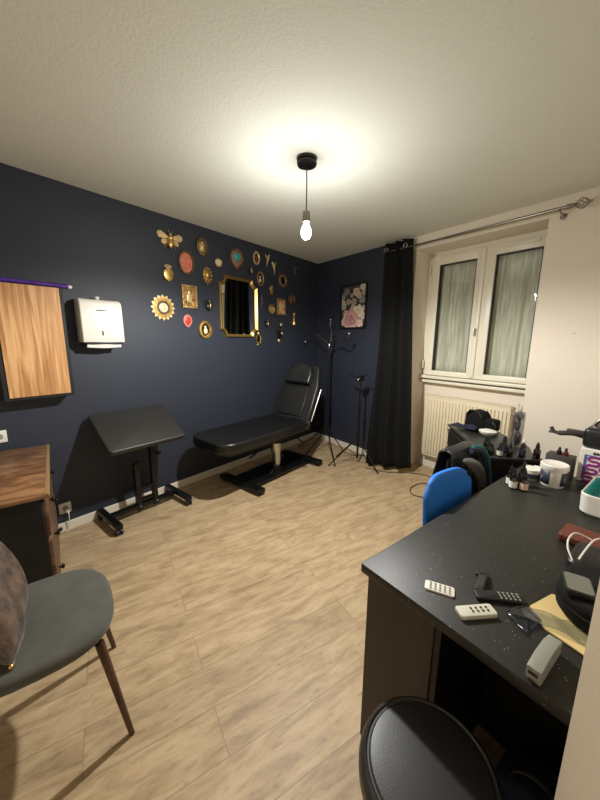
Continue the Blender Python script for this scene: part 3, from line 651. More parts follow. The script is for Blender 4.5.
for k in range(3):
    for a, b in ((D0+.025, (D0+D1)/2-.006), ((D0+D1)/2+.006, D1-.004)):
        bm = NB(); box(bm, (a, DF-.02, zz[k]), (b, DF, zz[k+1]-.012), .004); d_ = mk('drawer', bm, m_dfront, t)
        for q in (.5,): bm = NB(); c = (a+(b-a)*q, DF, (zz[k]+zz[k+1])/2); cone(bm, c, (c[0], DF+.012, c[2]), .006, seg=10); ell(bm, (c[0], DF+.018, c[2]), (.014, .010, .014)); mk('knob', bm, m_blackmetal, d_)

# ------------------------------------------------------------------ armrest stand (tattoo armrest)
t = thing('armrest_stand', 'black padded tilting armrest on a wheeled H-base by the navy wall', 'armrest stand', (.19, -2.7, 0))
Y0, Y1 = -3.0, -2.42; ang = math.atan2(.215, .36)
Mt = Matrix.Translation((.22, -2.712, .752)) @ Matrix.Rotation(ang, 4, 'Y')
bm = NB(); prism(bm, rrect(-.215, -.298, .215, .298, .03), -.022, .022, Mt, .010, 3); mk('pad', bm, mat('worn grey black vinyl pad', (42, 41, 38), .42, bump=.1, bscale=200), t)
bm = NB(); prism(bm, rrect(-.19, -.27, .19, .27, .02), -.034, -.022, Mt); box(bm, (.155, -2.66, .66), (.215, -2.59, .735)); mk('pad_plate', bm, m_blackmetal, t)
bm = NB(); box(bm, (.155, -2.625, .03), (.195, -2.585, .70), .002, 1); mk('upright', bm, m_blackmetal, t)
bm = NB(); box(bm, (.155, -2.765, .03), (.195, -2.725, .44), .002, 1); box(bm, (.160, -2.73, .20), (.19, -2.62, .225)); box(bm, (.160, -2.73, .10), (.19, -2.62, .125)); mk('side_upright', bm, m_blackmetal, t)
for y, z in ((-2.745, .46), (-2.57, .50)):
    bm = NB(); cone(bm, (.175, y, z-.02), (.175, y+.0, z+.01), .006, seg=8); cone(bm, (.195, y, z), (.235, y, z), .005, seg=8); ell(bm, (.24, y, z), .016, seg=10); mk('knob', bm, m_blackplastic, t)
bm = NB(); box(bm, (.155, -2.98, .055), (.205, -2.42, .085), .003); mk('base_bar', bm, m_blackmetal, t)
for y in (-2.99, -2.41):
    bm = NB(); box(bm, (.02, y-.025, .05), (.40, y+.025, .088), .006); fb = mk('foot_bar', bm, m_blackmetal, t)
    for x in (.045, .375):
        bm = NB(); cone(bm, (x, y, .03), (x, y, .055), .010, seg=10); box(bm, (x-.014, y-.02, .02), (x+.014, y+.02, .05), .004); cone(bm, (x, y-.024, .0235), (x, y-.006, .0235), .023, seg=18); cone(bm, (x, y+.006, .0235), (x, y+.024, .0235), .023, seg=18); mk('caster', bm, m_blackplastic, fb)
bm = NB()
for y in (-2.745, -2.605): cone(bm, (.205, y, .07), (.212, y, .07), .007, seg=10)
mk('bolt', bm, m_chrome, t)

# ------------------------------------------------------------------ treatment bed
t = thing('treatment_bed', 'black reclining treatment bed with raised backrest in the corner by the navy wall', 'treatment bed', (.46, -1.4, 0))
bm = NB(); prism(bm, rrect(.18, -2.27, .74, -1.09, [.02, .02, .14, .14], 8), .485, .585, None, .022, 4); mk('mattress', bm, m_leather, t)
bm = NB(); prism(bm, rrect(.20, -2.24, .72, -1.1, [.02, .02, .12, .12], 8), .465, .487); mk('mattress_board', bm, m_blackplastic, t)
# backrest in its own tilted frame: local x width, y up along the rest, z thickness toward the foot end
O = Vector((.46, -1.135, .545)); upv = Vector((0, .315, .60)).normalized(); nrm = Vector((0, -upv.z, upv.y))
Mb = Matrix(((1, 0, 0, O.x), (0, upv.y, nrm.y, O.y), (0, upv.z, nrm.z, O.z), (0, 0, 0, 1)))
bo = [(-.27, 0), (.27, 0), (.275, .20), (.265, .44)]+[(.155+.06*math.cos(a), .62+.07*math.sin(a)) for a in [math.radians(q) for q in (20, 50, 75, 90)]]+[(-.155-.06*math.cos(a), .62+.07*math.sin(a)) for a in [math.radians(q) for q in (90, 75, 50, 20)]]+[(-.265, .44), (-.275, .20)]
bm = NB(); prism(bm, bo, -.045, .035, Mb, .018, 3); mk('backrest', bm, m_backv, t)
bm = NB(); prism(bm, [(-.17, .06), (.17, .06), (.165, .40), (-.165, .40)], .034, .052, Mb, .012, 3); mk('lumbar_panel', bm, m_backv, t)
hp = [(-.175, .435), (.175, .435), (.18, .54)]+[(.165*math.cos(math.radians(a)), .57+.12*math.sin(math.radians(a))) for a in range(10, 171, 16)]+[(-.18, .54)]
bm = NB(); prism(bm, hp, .034, .105, Mb, .03, 4); mk('headrest_pillow', bm, mat('satin black vinyl', (28, 29, 29), .3, spec=.55), t)
for s in (-1, 1):
    bm = NB(); P = [Mb @ Vector((s*.285, q, -.02)) for q in (.0, .2, .42)]; tube(bm, P, .007, 8); tube(bm, [P[0], (.46+s*.285, -1.2, .52)], .007, 8); mk('side_rail', bm, m_steel, t)
    bm = NB(); cone(bm, (.46+s*.27, -1.125, .56), (.46+s*.30, -1.125, .56), .022, seg=16); mk('hinge', bm, m_chrome, t)
bm = NB(); cone(bm, (.46, -1.36, .05), (.46, -1.36, .34), .056, seg=28); mk('lift_column', bm, m_chrome, t, label='chrome lift column')
bm = NB(); cone(bm, (.46, -1.36, .04), (.46, -1.36, .08), .075, .06, seg=28); cone(bm, (.46, -1.36, .34), (.46, -1.36, .44), .06, seg=24); box(bm, (.28, -1.75, .435), (.64, -1.0, .468), .004); box(bm, (.30, -2.0, .44), (.34, -1.1, .466)); box(bm, (.58, -2.0, .44), (.62, -1.1, .466)); mk('under_frame', bm, m_blackmetal, t)
bm = NB(); tube(bm, [(.66, -1.25, .42), (.74, -1.27, .39), (.78, -1.27, .385)], .007, 8, 4); ell(bm, (.79, -1.27, .385), (.022, .012, .012)); mk('lift_lever', bm, m_blackplastic, t)
bm = NB(); tube(bm, [(.46, -1.42, .1), (.62, -1.55, .16), (.66, -1.66, .13)], .008, 8, 4); mk('foot_pedal', bm, m_blackmetal, t)
bm = NB(); tube(bm, [(.56, -1.75, .46), (.66, -1.85, .40), (.68, -1.95, .38)], .009, 8, 4); mk('brace', bm, m_blackmetal, t)
bm = NB(); box(bm, (.30, -1.86, .03), (.62, -.93, .055), .004); mk('base_plate', bm, m_blackmetal, t)
for y in (-1.87, -.92):
    bm = NB(); box(bm, (.17, y-.045, .018), (.76, y+.045, .068), .012, 3); fb = mk('foot_bar', bm, m_blackmetal, t)
    for x in (.21, .72): bm = NB(); cone(bm, (x, y, 0), (x, y, .02), .022, .018, seg=14); mk('rubber_foot', bm, m_rubber, fb)

# ------------------------------------------------------------------ coat stand and light stand
t = thing('coat_stand', 'black coat stand with curved chrome arms in the corner behind the bed', 'coat stand', (.65, -.35, 0), 's')
cx, cy = .65, -.35
bm = NB(); cone(bm, (cx, cy, .28), (cx, cy, 1.36), .011, seg=12); cone(bm, (cx, cy, .62), (cx, cy, .70), .017, seg=12); mk('pole', bm, m_blackmetal, t)
bm = NB(); lathe(bm, [(0, -.05), (.006, -.045), (.012, -.01), (.018, .01), (.018, .03), (.01, .05), (0, .055)], (cx, cy, 1.37)); mk('hub', bm, m_chrome, t)
for pts in ([(cx, cy, 1.40), (cx-.10, cy-.01, 1.46), (cx-.24, cy-.02, 1.53), (cx-.38, cy-.03, 1.51), (cx-.42, cy-.03, 1.46), (cx-.435, cy-.03, 1.43)],
            [(cx, cy, 1.40), (cx+.05, cy-.01, 1.45), (cx+.16, cy-.02, 1.50), (cx+.27, cy-.03, 1.47), (cx+.33, cy-.03, 1.48), (cx+.36, cy-.03, 1.53)],
            [(cx, cy, 1.40), (cx+.015, cy+.01, 1.46), (cx+.01, cy+.03, 1.56), (cx-.03, cy+.04, 1.63), (cx-.03, cy+.04, 1.68), (cx-.015, cy+.03, 1.70)]):
    bm = NB(); tube(bm, pts, .0075, 8, 6); a_ = mk('arm', bm, m_steel, t)
    bm = NB(); ell(bm, pts[-1], .019 if pts[-1][2] < 1.6 else .013); mk('arm_end', bm, m_chrome, a_)
for a, rr in ((200, .42), (265, .35), (330, .47), (80, .25)):
    a = math.radians(a); bm = NB(); e_ = (cx+rr*math.cos(a), cy+rr*math.sin(a), .012); cone(bm, (cx, cy, .34), e_, .007, seg=8); cone(bm, e_, (e_[0], e_[1], 0), .010, seg=8); mk('leg', bm, m_blackmetal, t)
t = thing('light_stand', 'black tripod light stand with a small clamp head beside the curtain', 'tripod stand', (1.14, -.3, 0), 's')
cx, cy = 1.14, -.3
bm = NB(); cone(bm, (cx, cy, .06), (cx, cy, .70), .012, seg=12); cone(bm, (cx, cy, .7), (cx, cy, 1.0), .008, seg=12); mk('pole', bm, m_blackmetal, t)
bm = NB(); cone(bm, (cx, cy, .28), (cx, cy, .33), .02, seg=12); cone(bm, (cx, cy, .68), (cx, cy, .73), .018, seg=12); ell(bm, (cx+.025, cy-.01, .70), .012, seg=10); mk('collar', bm, m_blackplastic, t)
for a, rr in ((248, .36), (352, .36), (190, .30)):
    a = math.radians(a); e_ = (cx+rr*math.cos(a), cy+rr*math.sin(a), .010)
    bm = NB(); cone(bm, (cx+.015*math.cos(a), cy+.015*math.sin(a), .31), e_, .007, seg=8); cone(bm, (cx, cy, .09), (cx+(e_[0]-cx)*.5, cy+(e_[1]-cy)*.5, .155), .004, seg=6); ell(bm, e_, .010, seg=8); mk('leg', bm, m_blackmetal, t)
bm = NB(); box(bm, (cx-.03, cy-.03, 1.0), (cx+.03, cy+.03, 1.06), .008); tube(bm, [(cx, cy-.02, 1.03), (cx-.14, cy-.03, 1.065)], .010, 8); tube(bm, [(cx, cy, 1.05), (cx+.10, cy-.02, 1.075)], .007, 8); mk('clamp_head', bm, m_blackplastic, t)
bm = NB(); ell(bm, (cx-.0, cy-.045, 1.015), (.014, .012, .018)); cone(bm, (cx+.03, cy-.04, 1.045), (cx+.03, cy-.055, 1.045), .007, seg=10); mk('knob', bm, m_chrome, t)


# ------------------------------------------------------------------ velvet chair + cushion
t = thing('velvet_chair', 'grey velvet upholstered chair with tapered dark wooden legs, at lower left', 'chair', (2.27, -3.22, 0), 's', local=True)
bm = NB(); prism(bm, superell(.238, .23, 2.8, 44), .425, .475, None, .022, 4); mk('seat', bm, m_velvet, t)
bm = NB()
def bk(u_, v):
    th = (u_-.5)*1.5; R = .27; w_ = 1-.18*max(0, v-.3)**2*2
    z = .47+v*.36; y = -.215-.06*v+ -.0+.10*(1-math.cos(th)); return (R*math.sin(th)*w_*.95, y-.02, z)
sheet(bm, bk, 20, 14); mk('backrest', bm, m_velvet, t, solid=.045)
for sx, sy in ((1, 1), (-1, 1), (1, -1), (-1, -1)):
    bm = NB(); cone(bm, (sx*.175, sy*.165, .41), (sx*.215, (.228 if sy > 0 else -.24), 0), .0155, .0095, seg=14); mk('leg', bm, m_walnut, t)
bm = NB(); prism(bm, superell(.2, .19, 3, 30), .408, .427); mk('seat_base', bm, m_blackplastic, t)
Mc = Matrix.Translation((-.012, -.118, .672)) @ Matrix.Rotation(math.radians(90+19), 4, 'X')
bm = NB(); n = 18
def cush(sgn):
    def f_(u_, v):
        a, b = u_*2-1, v*2-1; k = (1-a**4)**.5*(1-b**4)**.5; pin = 1-.10*(a*a*b*b)
        q = 1-.05*(1-abs(a)**2)*abs(b)**3
        return (a*.205*(1-.06*(1-abs(b)**2)*0)*q, b*.205*(1-.05*(1-a*a)*abs(b)), sgn*(.0+.058*k)+.006*math.sin(a*9+b*7)*k)
    return f_
tb = NB(); sheet(tb, cush(1), 24, 24); sheet(tb, cush(-1), 24, 24); bmesh.ops.remove_doubles(tb, verts=tb.verts, dist=.0008); merge(bm, tb, Mc)
cu = single('cushion', bm, m_brocade, 'brown crushed velvet cushion leaning on the grey velvet chair', 'cushion', tuple(WS(2.27, -3.22, 0)), 'w', local=True, rz=PHI)
cp = [(-.2, -.2), (.2, -.2), (.2, .2), (-.2, .2)]
bm = NB(); tube(bm, [Mc @ Vector(p) for p in ((-.195, -.203, 0), (-.07, -.196, .003), (.07, -.196, .003), (.197, -.203, 0))], .004, 6); ell(bm, Mc @ Vector((-.198, -.199, .004)), (.011, .008, .012), seg=8); ell(bm, Mc @ Vector((.2, -.199, .004)), (.009, .008, .009), seg=8)
o = mk('gold_piping', bm, m_gold, cu)

# ------------------------------------------------------------------ stool
t = thing('stool', 'round black padded stool at the bottom edge beside the desk', 'stool', (2.674, -3.206, 0), local=True)
bm = NB(); lathe(bm, [(0, .41), (.12, .41), (.146, .422), (.156, .445), (.157, .475), (.151, .492), (.142, .498), (.138, .494), (.134, .494), (.130, .498), (.10, .501), (0, .502)], seg=64); mk('seat', bm, m_leather2, t)
bm = NB(); cone(bm, (0, 0, .38), (0, 0, .412), .09, seg=24); cone(bm, (0, 0, .19), (0, 0, .39), .014, seg=14); cone(bm, (0, 0, .10), (0, 0, .22), .025, seg=16); mk('gas_lift', bm, m_blackmetal, t)
for k in range(5):
    a = 2*PI*k/5+.3; e_ = (.19*math.cos(a), .19*math.sin(a), .062)
    bm = NB(); cone(bm, (0, 0, .095), e_, .019, .012, seg=10); lg = mk('leg', bm, m_blackplastic, t)
    bm = NB(); q = Vector((-math.sin(a), math.cos(a), 0)); p = Vector((e_[0], e_[1], .025)); cone(bm, p-q*.02, p-q*.004, .025, seg=14); cone(bm, p+q*.004, p+q*.02, .025, seg=14); cone(bm, p, p+Vector((0, 0, .035)), .006, seg=8); mk('caster', bm, m_blackplastic, lg)

# ------------------------------------------------------------------ desk
t = thing('desk', 'large dark desk with speckled grey-black top, at the right of the room', 'desk', (3.35, -1.65, 0), 's')
DX0, DX1, DY0, DY1, DT = 3.008, 3.79, -2.36, -.93, .75
bm = NB(); box(bm, (DX0, DY0, DT-.032), (DX1, DY1, DT), .004); mk('desktop', bm, m_deskt, t, label='speckled grey-black desktop')
bm = NB(); box(bm, (3.0, DY0+.05, 0), (3.24, DY0+.068, DT-.032), .002, 1); mk('end_panel', bm, m_deskp, t)
bm = NB(); box(bm, (3.0, DY0+.069, 0), (3.018, -1.93, DT-.032), .002, 1); mk('side_panel', bm, m_deskp, t)
bm = NB(); box(bm, (3.03, -1.30, 0), (3.048, DY1-.001, DT-.032), .002, 1); mk('side_panel', bm, m_deskp, t)
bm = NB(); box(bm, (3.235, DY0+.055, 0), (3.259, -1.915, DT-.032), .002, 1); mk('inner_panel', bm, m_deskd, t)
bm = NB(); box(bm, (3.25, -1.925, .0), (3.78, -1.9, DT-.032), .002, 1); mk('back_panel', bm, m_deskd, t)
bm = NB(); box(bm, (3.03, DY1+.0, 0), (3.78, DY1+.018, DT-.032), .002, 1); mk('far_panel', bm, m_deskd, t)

# under the desk
t = thing('floor_bag', 'black bag with an arched top standing in the dark under the desk', 'bag', (3.49, -2.1, 0), 's', local=True)
bm = NB(); prism(bm, rrect(-.11, 0, .11, .22, [.09, .09, .02, .02]), -.06, .06, Matrix(((1, 0, 0, 0), (0, 0, 1, 0), (0, 1, 0, 0), (0, 0, 0, 1))), .015, 3); mk('body', bm, m_cloth, t)
bm = NB(); tube(bm, [(-.08, -.05, .17), (-.05, -.06, .26), (.0, -.06, .29), (.05, -.06, .26), (.08, -.05, .17)], .006, 8, 5); mk('handle', bm, m_blackplastic, t)
for k, (s, d, rz_) in enumerate(((3.33, -2.12, .5), (3.46, -2.25, .4))):
    bm = NB(); P = superell(.034, .09, 2.6, 26); prism(bm, P, 0, .018, None, .004); tb = NB(); lathe(tb, [(0, .018), (.9, .018), (.95, .04), (.6, .062), (0, .068)], seg=20); merge(bm, tb, Matrix.Translation((0, .03, 0)) @ Matrix.Diagonal((.035, .058, 1, 1)))
    single('slipper', bm, m_jamb, ('pale slipper under the desk, left of the pair', 'pale slipper under the desk, right of the pair')[k], 'slipper', (s, d, 0), 's', 'slippers under the desk', local=True, rz=rz_)

# ------------------------------------------------------------------ blue chair
t = thing('blue_chair', 'bright blue backed office chair pushed against the desk', 'chair', (3.0, -1.68, 0), 's')
bm = NB()
def blueb(u_, v):
    d = -1.885+.40*u_; ctr = (u_-.5)*2
    top = .880-.035*abs(ctr)**4-.028*u_; z = .56+(top-.56)*v
    inset = .035*max(0, (v-.78)/.22)**2*math.copysign(abs(ctr)**3, ctr)
    return (2.93+.018*ctr*ctr-.02*(v-.5), d-inset, z)
sheet(bm, blueb, 24, 16); mk('backrest', bm, m_blue, t, solid=.022, label='bright blue mesh backrest')
bm = NB(); prism(bm, superell(.19, .20, 3.5, 36, (3.17, -1.67)), .42, .475, None, .02, 3); mk('seat', bm, m_blue, t)
bm = NB(); tube(bm, [(2.952, -1.67, .66), (2.945, -1.67, .5), (2.98, -1.67, .42), (3.08, -1.67, .405)], .018, 8, 5); mk('back_bar', bm, m_blackplastic, t)
bm = NB(); cone(bm, (3.13, -1.67, .10), (3.13, -1.67, .41), .024, seg=14); mk('gas_lift', bm, m_blackmetal, t)
for k in range(5):
    a = 2*PI*k/5+.2; rr = .095 if False else .26; e_ = (3.13+rr*math.cos(a), -1.67+rr*math.sin(a), .06)
    if e_[0] < 3.06: e_ = (3.06+(e_[0]-3.06)*.0+.0, e_[1], .06)
    bm = NB(); cone(bm, (3.13, -1.67, .1), e_, .02, .013, seg=10); lg = mk('leg', bm, m_blackplastic, t)
    bm = NB(); cone(bm, (e_[0], e_[1]-.018, .025), (e_[0], e_[1]+.018, .025), .025, seg=14); mk('caster', bm, m_blackplastic, lg)

# ------------------------------------------------------------------ small black desk, turned 47 degrees
ca, sa = Vector((.685, -.728, 0)), Vector((.728, .685, 0))     # along, across (s,d axes)
Q0 = Vector((2.262, -.415, 0)); QL, QW = .815, .335
TA = math.atan2(ca.y, ca.x)
t = thing('drawer_unit', 'black drawer unit with silver handle strips in front of the radiator', 'drawer unit', (Q0.x, Q0.y, 0), 's', local=True, rz=TA)
bm = NB(); box(bm, (0, 0, .73), (QL, QW, .75), .003); mk('top', bm, mat('black satin top', (40, 41, 39), .35), t)
bm = NB(); box(bm, (.012, .02, .06), (QL-.012, QW-.01, .73), .003, 1)
for x in (.04, QL-.04):
    for y in (.05, QW-.04): cone(bm, (x, y, 0), (x, y, .062), .018, seg=10)
mk('body', bm, m_deskd, t)
for k in range(4):
    z1 = .715-.155*k; bm = NB(); box(bm, (.02, .002, z1-.145), (QL-.02, .02, z1), .002, 1); d_ = mk('drawer', bm, m_deskd, t)
    bm = NB(); box(bm, (.02, -.006, z1-.014), (QL*.55, .003, z1-.002), .002, 1); mk('handle', bm, m_steel, d_, label='silver handle strip')
def QP(x, y, z=.75): p = Q0+ca*x+sa*y; return (p.x, p.y, z)
# things on it
t = thing('black_bag', 'slumped black bag on the far end of the drawer unit', 'bag', QP(.10, .23), 's', local=True, rz=-.1)
bm = NB(); prism(bm, [(-.115, 0), (.05, 0), (.055, .09), (.02, .14), (-.05, .15), (-.11, .12)], -.06, .06, Matrix(((1, 0, 0, 0), (0, 0, 1, 0), (0, 1, 0, 0), (0, 0, 0, 1))), .018, 3); box(bm, (.03, -.05, 0), (.13, .05, .095), .02, 3); mk('body', bm, m_curtain, t)
bm = NB(); tube(bm, [(-.09, -.06, .11), (-.06, -.07, .15), (.0, -.06, .135), (.03, -.065, .10)], .008, 6, 5); tube(bm, [(.11, -.05, .08), (.135, -.055, .05), (.12, -.05, .01)], .007, 6, 5); mk('strap', bm, m_blackplastic, t)
bm = NB(); tb = NB(); sheet(tb, lambda u_, v: ((u_-.5)*.20, (v-.5)*.11, .012+.010*math.sin(u_*8)*math.sin(v*5)), 16, 10); merge(bm, tb)
single('blue_cloth', bm, m_cloth, 'dark blue folded cloth at the corner of the drawer unit, before the black bag', 'cloth', QP(.155, .095, .762), 's', local=True, rz=-.05, solid=.012)
bm = NB(); lathe(bm, [(0, 0), (.03, 0), (.058, .022), (.062, .036), (.055, .038), (.03, .046), (0, .05)], seg=28)
single('white_bowl', bm, m_whitep, 'small white covered bowl beside the black bag on the drawer unit', 'bowl', QP(.31, .20), 's', local=True)
t = thing('brush_jar', 'tall smoky clear jar standing among the dark bottles', 'jar', QP(.56, .285), 's', local=True)
bm = NB(); lathe(bm, [(.034, 0), (.034, .24), (.031, .24), (.031, .004), (0, .004)], seg=24); mk('jar_wall', bm, m_clear, t)
bm = NB(); ell(bm, (.005, 0, .06), (.024, .022, .05), seg=12); ell(bm, (-.006, .005, .15), (.018, .02, .04), seg=12); ell(bm, (.004, 0, .215), (.022, .02, .03), seg=12); mk('contents', bm, mat('dark mixed contents', (48, 44, 46), .5, rgb2=(120, 112, 108), nscale=40), t)
BG = 'dark ink bottles on the drawer unit'
def ink_bottle(label, pos, k=1., cap=m_blackplastic, body=m_amber, lab=None):
    t = thing('ink_bottle', label, 'bottle', pos, 's', BG, local=True)
    bm = NB(); lathe(bm, [(0, 0), (.015*k, 0), (.017*k, .004), (.017*k, .045*k), (.010*k, .055*k), (.008*k, .060*k), (0, .060*k)], seg=16); mk('body', bm, body, t)
    bm = NB(); lathe(bm, [(.010*k, .056*k), (.010*k, .068*k), (.004*k, .088*k), (0, .09*k)], seg=14); mk('cap', bm, cap, t)
    if lab: bm = NB(); lathe(bm, [(.0175*k, .010), (.0175*k, .038*k)], seg=16); mk('label', bm, lab, t)
    return t
lbls = [('small dark bottle at the near left corner of the drawer unit', .77, .03, 1.1, None), ('dark bottle with a pale label, second along the near end of the drawer unit', .785, .09, 1., m_offw),
        ('dark bottle with a reddish label near the drawer unit front', .745, .06, .8, m_redbrown), ('dark bottle with a dark cap in the middle of the near end', .78, .15, 1., None), ('taller dark bottle just before the smoky jar', .70, .15, 1.25, m_label),
        ('dark bottle with a white cap right of the smoky jar', .68, .275, 1., None), ('dark bottle at the near right corner of the drawer unit', .785, .30, 1.15, None), ('low dark bottle between the smoky jar and the near right corner', .77, .225, 1.05, m_label), ('dark bottle left behind the near corner bottles', .66, .06, 1.1, None)]
for i, (lb, x, y, k, la) in enumerate(lbls): ink_bottle(lb, QP(x, y), k, m_whitep if 'white cap' in lb else m_blackplastic, m_amber, la)

# ------------------------------------------------------------------ jacket over a swivel chair
t = thing('office_chair', 'black office chair hidden under a jacket, in front of the drawer unit', 'chair', (2.735, -1.14, 0), 's', local=True, rz=PI/2)
bm = NB(); sheet(bm, lambda u_, v: ((u_-.5)*.27*(1-.2*max(0, v-.6)), .03*((u_-.5)*2)**2, .48+.31*v-.04*abs((u_-.5)*2)**3*v), 14, 12); mk('backrest', bm, m_blackplastic, t, solid=.03)
bm = NB(); prism(bm, superell(.12, .11, 3.2, 30, (-.04, -.13)), .42, .47, None, .015, 3); mk('seat', bm, m_blackplastic, t)
bm = NB(); cone(bm, (-.03, -.12, .08), (-.03, -.12, .42), .024, seg=12); tube(bm, [(0, .02, .5), (0, .03, .42), (0, -.1, .41)], .015, 8, 4); mk('gas_lift', bm, m_blackmetal, t)
for k in range(5):
    a = 2*PI*k/5+.3; e_ = (-.03+.11*math.cos(a), -.12+.11*math.sin(a), .06); bm = NB(); cone(bm, (-.03, -.12, .1), e_, .02, .012, seg=10); lg = mk('leg', bm, m_blackplastic, t)
    bm = NB(); cone(bm, (e_[0]-.015, e_[1], .025), (e_[0]+.015, e_[1], .025), .025, seg=12); mk('caster', bm, m_blackplastic, lg)
t = thing('jacket', 'black jacket with teal lining draped over the office chair back', 'jacket', (2.735, -1.14, .42), 's', local=True, rz=PI/2)
def jk(x0, x1, side, zt, zb, off):
    def f_(u_, v):
        x = x0+(x1-x0)*u_; a = v
        zz_ = zt-.035*abs(x/.2)**3 - (zt-zb)*max(0, a-.12)/.88
        yy = side*(off*min(1, a/.12)+.016*math.sin(x*46+v*3)*a+.035*a)
        return (x*(1+.12*a), yy+.03*(x/.17)**2, (zz_-.42) - (0 if a > .12 else -.0)+.012*math.cos(min(1, a/.12)*PI/2))
    return f_
bm = NB(); sheet(bm, jk(-.155, .155, -1, .82, .46, .035), 26, 20); sheet(bm, jk(-.155, .155, 1, .82, .50, .035), 26, 20); mk('shell', bm, mat('black leather jacket', (38, 38, 40), .38, bump=.4, bscale=25), t, solid=.008)
bm = NB(); tube(bm, [(.0, -.060, .412), (.08, -.080, .396), (.125, -.100, .32), (.145, -.115, .2), (.155, -.130, .06)], .014, 8, 5); mk('lining', bm, m_teall, t, label='teal lining edge')
bm = NB(); tube(bm, [(-.02, -.060, .396), (.04, -.088, .384), (.085, -.108, .30), (.105, -.125, .15), (.115, -.140, .04)], .019, 8, 5); mk('collar', bm, m_navyl, t, label='navy collar edge')
bm = NB(); tube(bm, [(-.13, -.075, .365), (-.08, -.10, .34), (-.02, -.12, .28), (.03, -.13, .18)], lambda q: .010+.024*math.sin(PI*q), 10, 5); mk('sleeve', bm, m_silver, t, label='shiny grey sleeve')

# ------------------------------------------------------------------ things on the desk
# bucket
t = thing('white_tub', 'large white lidded tub with dark blue labels on the desk', 'tub', (3.195, -1.155, DT), 's', local=True, rz=.35); t.scale = (.91, .91, .95)
bm = NB(); lathe(bm, [(0, 0), (.050, 0), (.053, .004), (.060, .098), (0, .098)], seg=40); mk('body', bm, m_whitep, t)
bm = NB(); lathe(bm, [(.0625, .092), (.064, .094), (.064, .116), (.060, .120), (.054, .117), (0, .117)], seg=40); mk('lid', bm, m_whitep, t)
for a0, a1 in ((-175, -112), (-62, 0)):
    bm = NB(); sheet(bm, lambda u_, v, a0=a0, a1=a1: ((.0538+.0062*(.012+v*.075-.004)/.094+.0006)*math.cos(math.radians(a0+(a1-a0)*u_)), (.0538+.0062*(.012+v*.075-.004)/.094+.0006)*math.sin(math.radians(a0+(a1-a0)*u_)), .014+v*.072), 16, 2); lb_ = mk('label', bm, m_label, t, solid=.0006)
    bm = NB()
    for k in range(3):
        am = math.radians(a0+(a1-a0)*(.35 if a0 < -100 else .5)); z = .052-.009*k; rr = .0575
        for q in range(3-k): a_ = am+.12*(q-1); box(bm, (rr*math.cos(a_)-.0016, rr*math.sin(a_)-.0016, z), (rr*math.cos(a_)+.0016, rr*math.sin(a_)+.0016, z+.003))
    mk('lettering', bm, m_whitep, lb_, smooth=False)
# jar
t = thing('cream_jar', 'low grey jar with white lid behind the dropper bottles', 'jar', (3.103, -1.155, DT), 's', local=True)
bm = NB(); lathe(bm, [(0, 0), (.036, 0), (.038, .004), (.038, .042), (0, .042)], seg=32); mk('body', bm, m_greyp, t)
bm = NB(); lathe(bm, [(.040, .038), (.040, .056), (.037, .059), (0, .059)], seg=32); mk('lid', bm, m_whitep, t)
bm = NB(); lathe(bm, [(.0385, .012), (.0385, .034)], seg=32); mk('label', bm, m_label, t)
# paper tissue behind
bm = NB(); prism(bm, [(-.035, -.02), (.03, -.03), (.035, .02), (-.02, .03)], 0, .045, None, .006); single('paper_pad', bm, m_paper, 'small white paper pad between the low jar and the tub', 'paper pad', (3.115, -1.07, DT), 's', local=True, rz=.5)
# dropper bottles
DG = 'brown dropper bottles at the left edge of the desk'
for i, (s, d, k, lb) in enumerate(((3.066, -1.325, 1., 'leftmost brown dropper bottle with white label on the desk edge'), (3.092, -1.36, 1.04, 'middle brown dropper bottle, nearest to the camera'), (3.132, -1.345, 1.04, 'right brown dropper bottle with reddish white label'), (3.105, -1.285, 1.25, 'tallest dark dropper bottle behind the three labelled ones'))):
    t = thing('dropper_bottle', lb, 'bottle', (s, d, DT), 's', DG, local=True, rz=.3*i)
    bm = NB(); lathe(bm, [(0, 0), (.0145*k, 0), (.0165*k, .003), (.0165*k, .044*k), (.009*k, .054*k), (.008*k, .06*k), (0, .06*k)], seg=20); mk('body', bm, m_amber, t)
    bm = NB(); lathe(bm, [(.0105*k, .056*k), (.0105*k, .072*k), (.006*k, .074*k), (.006*k, .092*k), (.003*k, .1*k), (0, .101*k)], seg=16); mk('dropper_cap', bm, m_blackplastic, t)
    if i < 3: bm = NB(); lathe(bm, [(.0172*k, .008*k), (.0172*k, .038*k)], seg=20); mk('label', bm, m_paper if i < 2 else mat('pinkish label', (214, 186, 172), .6), t)
# grey box with two small bottles on it
bm = NB(); box(bm, (-.055, -.02, 0), (.06, .06, .118), .003)
single('grey_box', bm, m_dgrey, 'dark grey box standing behind the white tub', 'box', (3.175, -1.005, DT), 's', local=True)
for i, x in enumerate((-.012, .016)):
    t = thing('small_bottle', ('left small black bottle on the dark grey box', 'right small black bottle on the dark grey box')[i], 'bottle', (3.18+x, -.99, DT+.118), 's', 'small black bottles on the grey box', local=True)
    bm = NB(); lathe(bm, [(0, 0), (.011, 0), (.012, .003), (.012, .018), (.006, .024), (0, .024)], seg=14); mk('body', bm, m_redbrown if i else m_amber, t)
    bm = NB(); lathe(bm, [(.0065, .022), (.0065, .036), (.004, .04), (0, .04)], seg=12); mk('cap', bm, m_blackplastic, t)
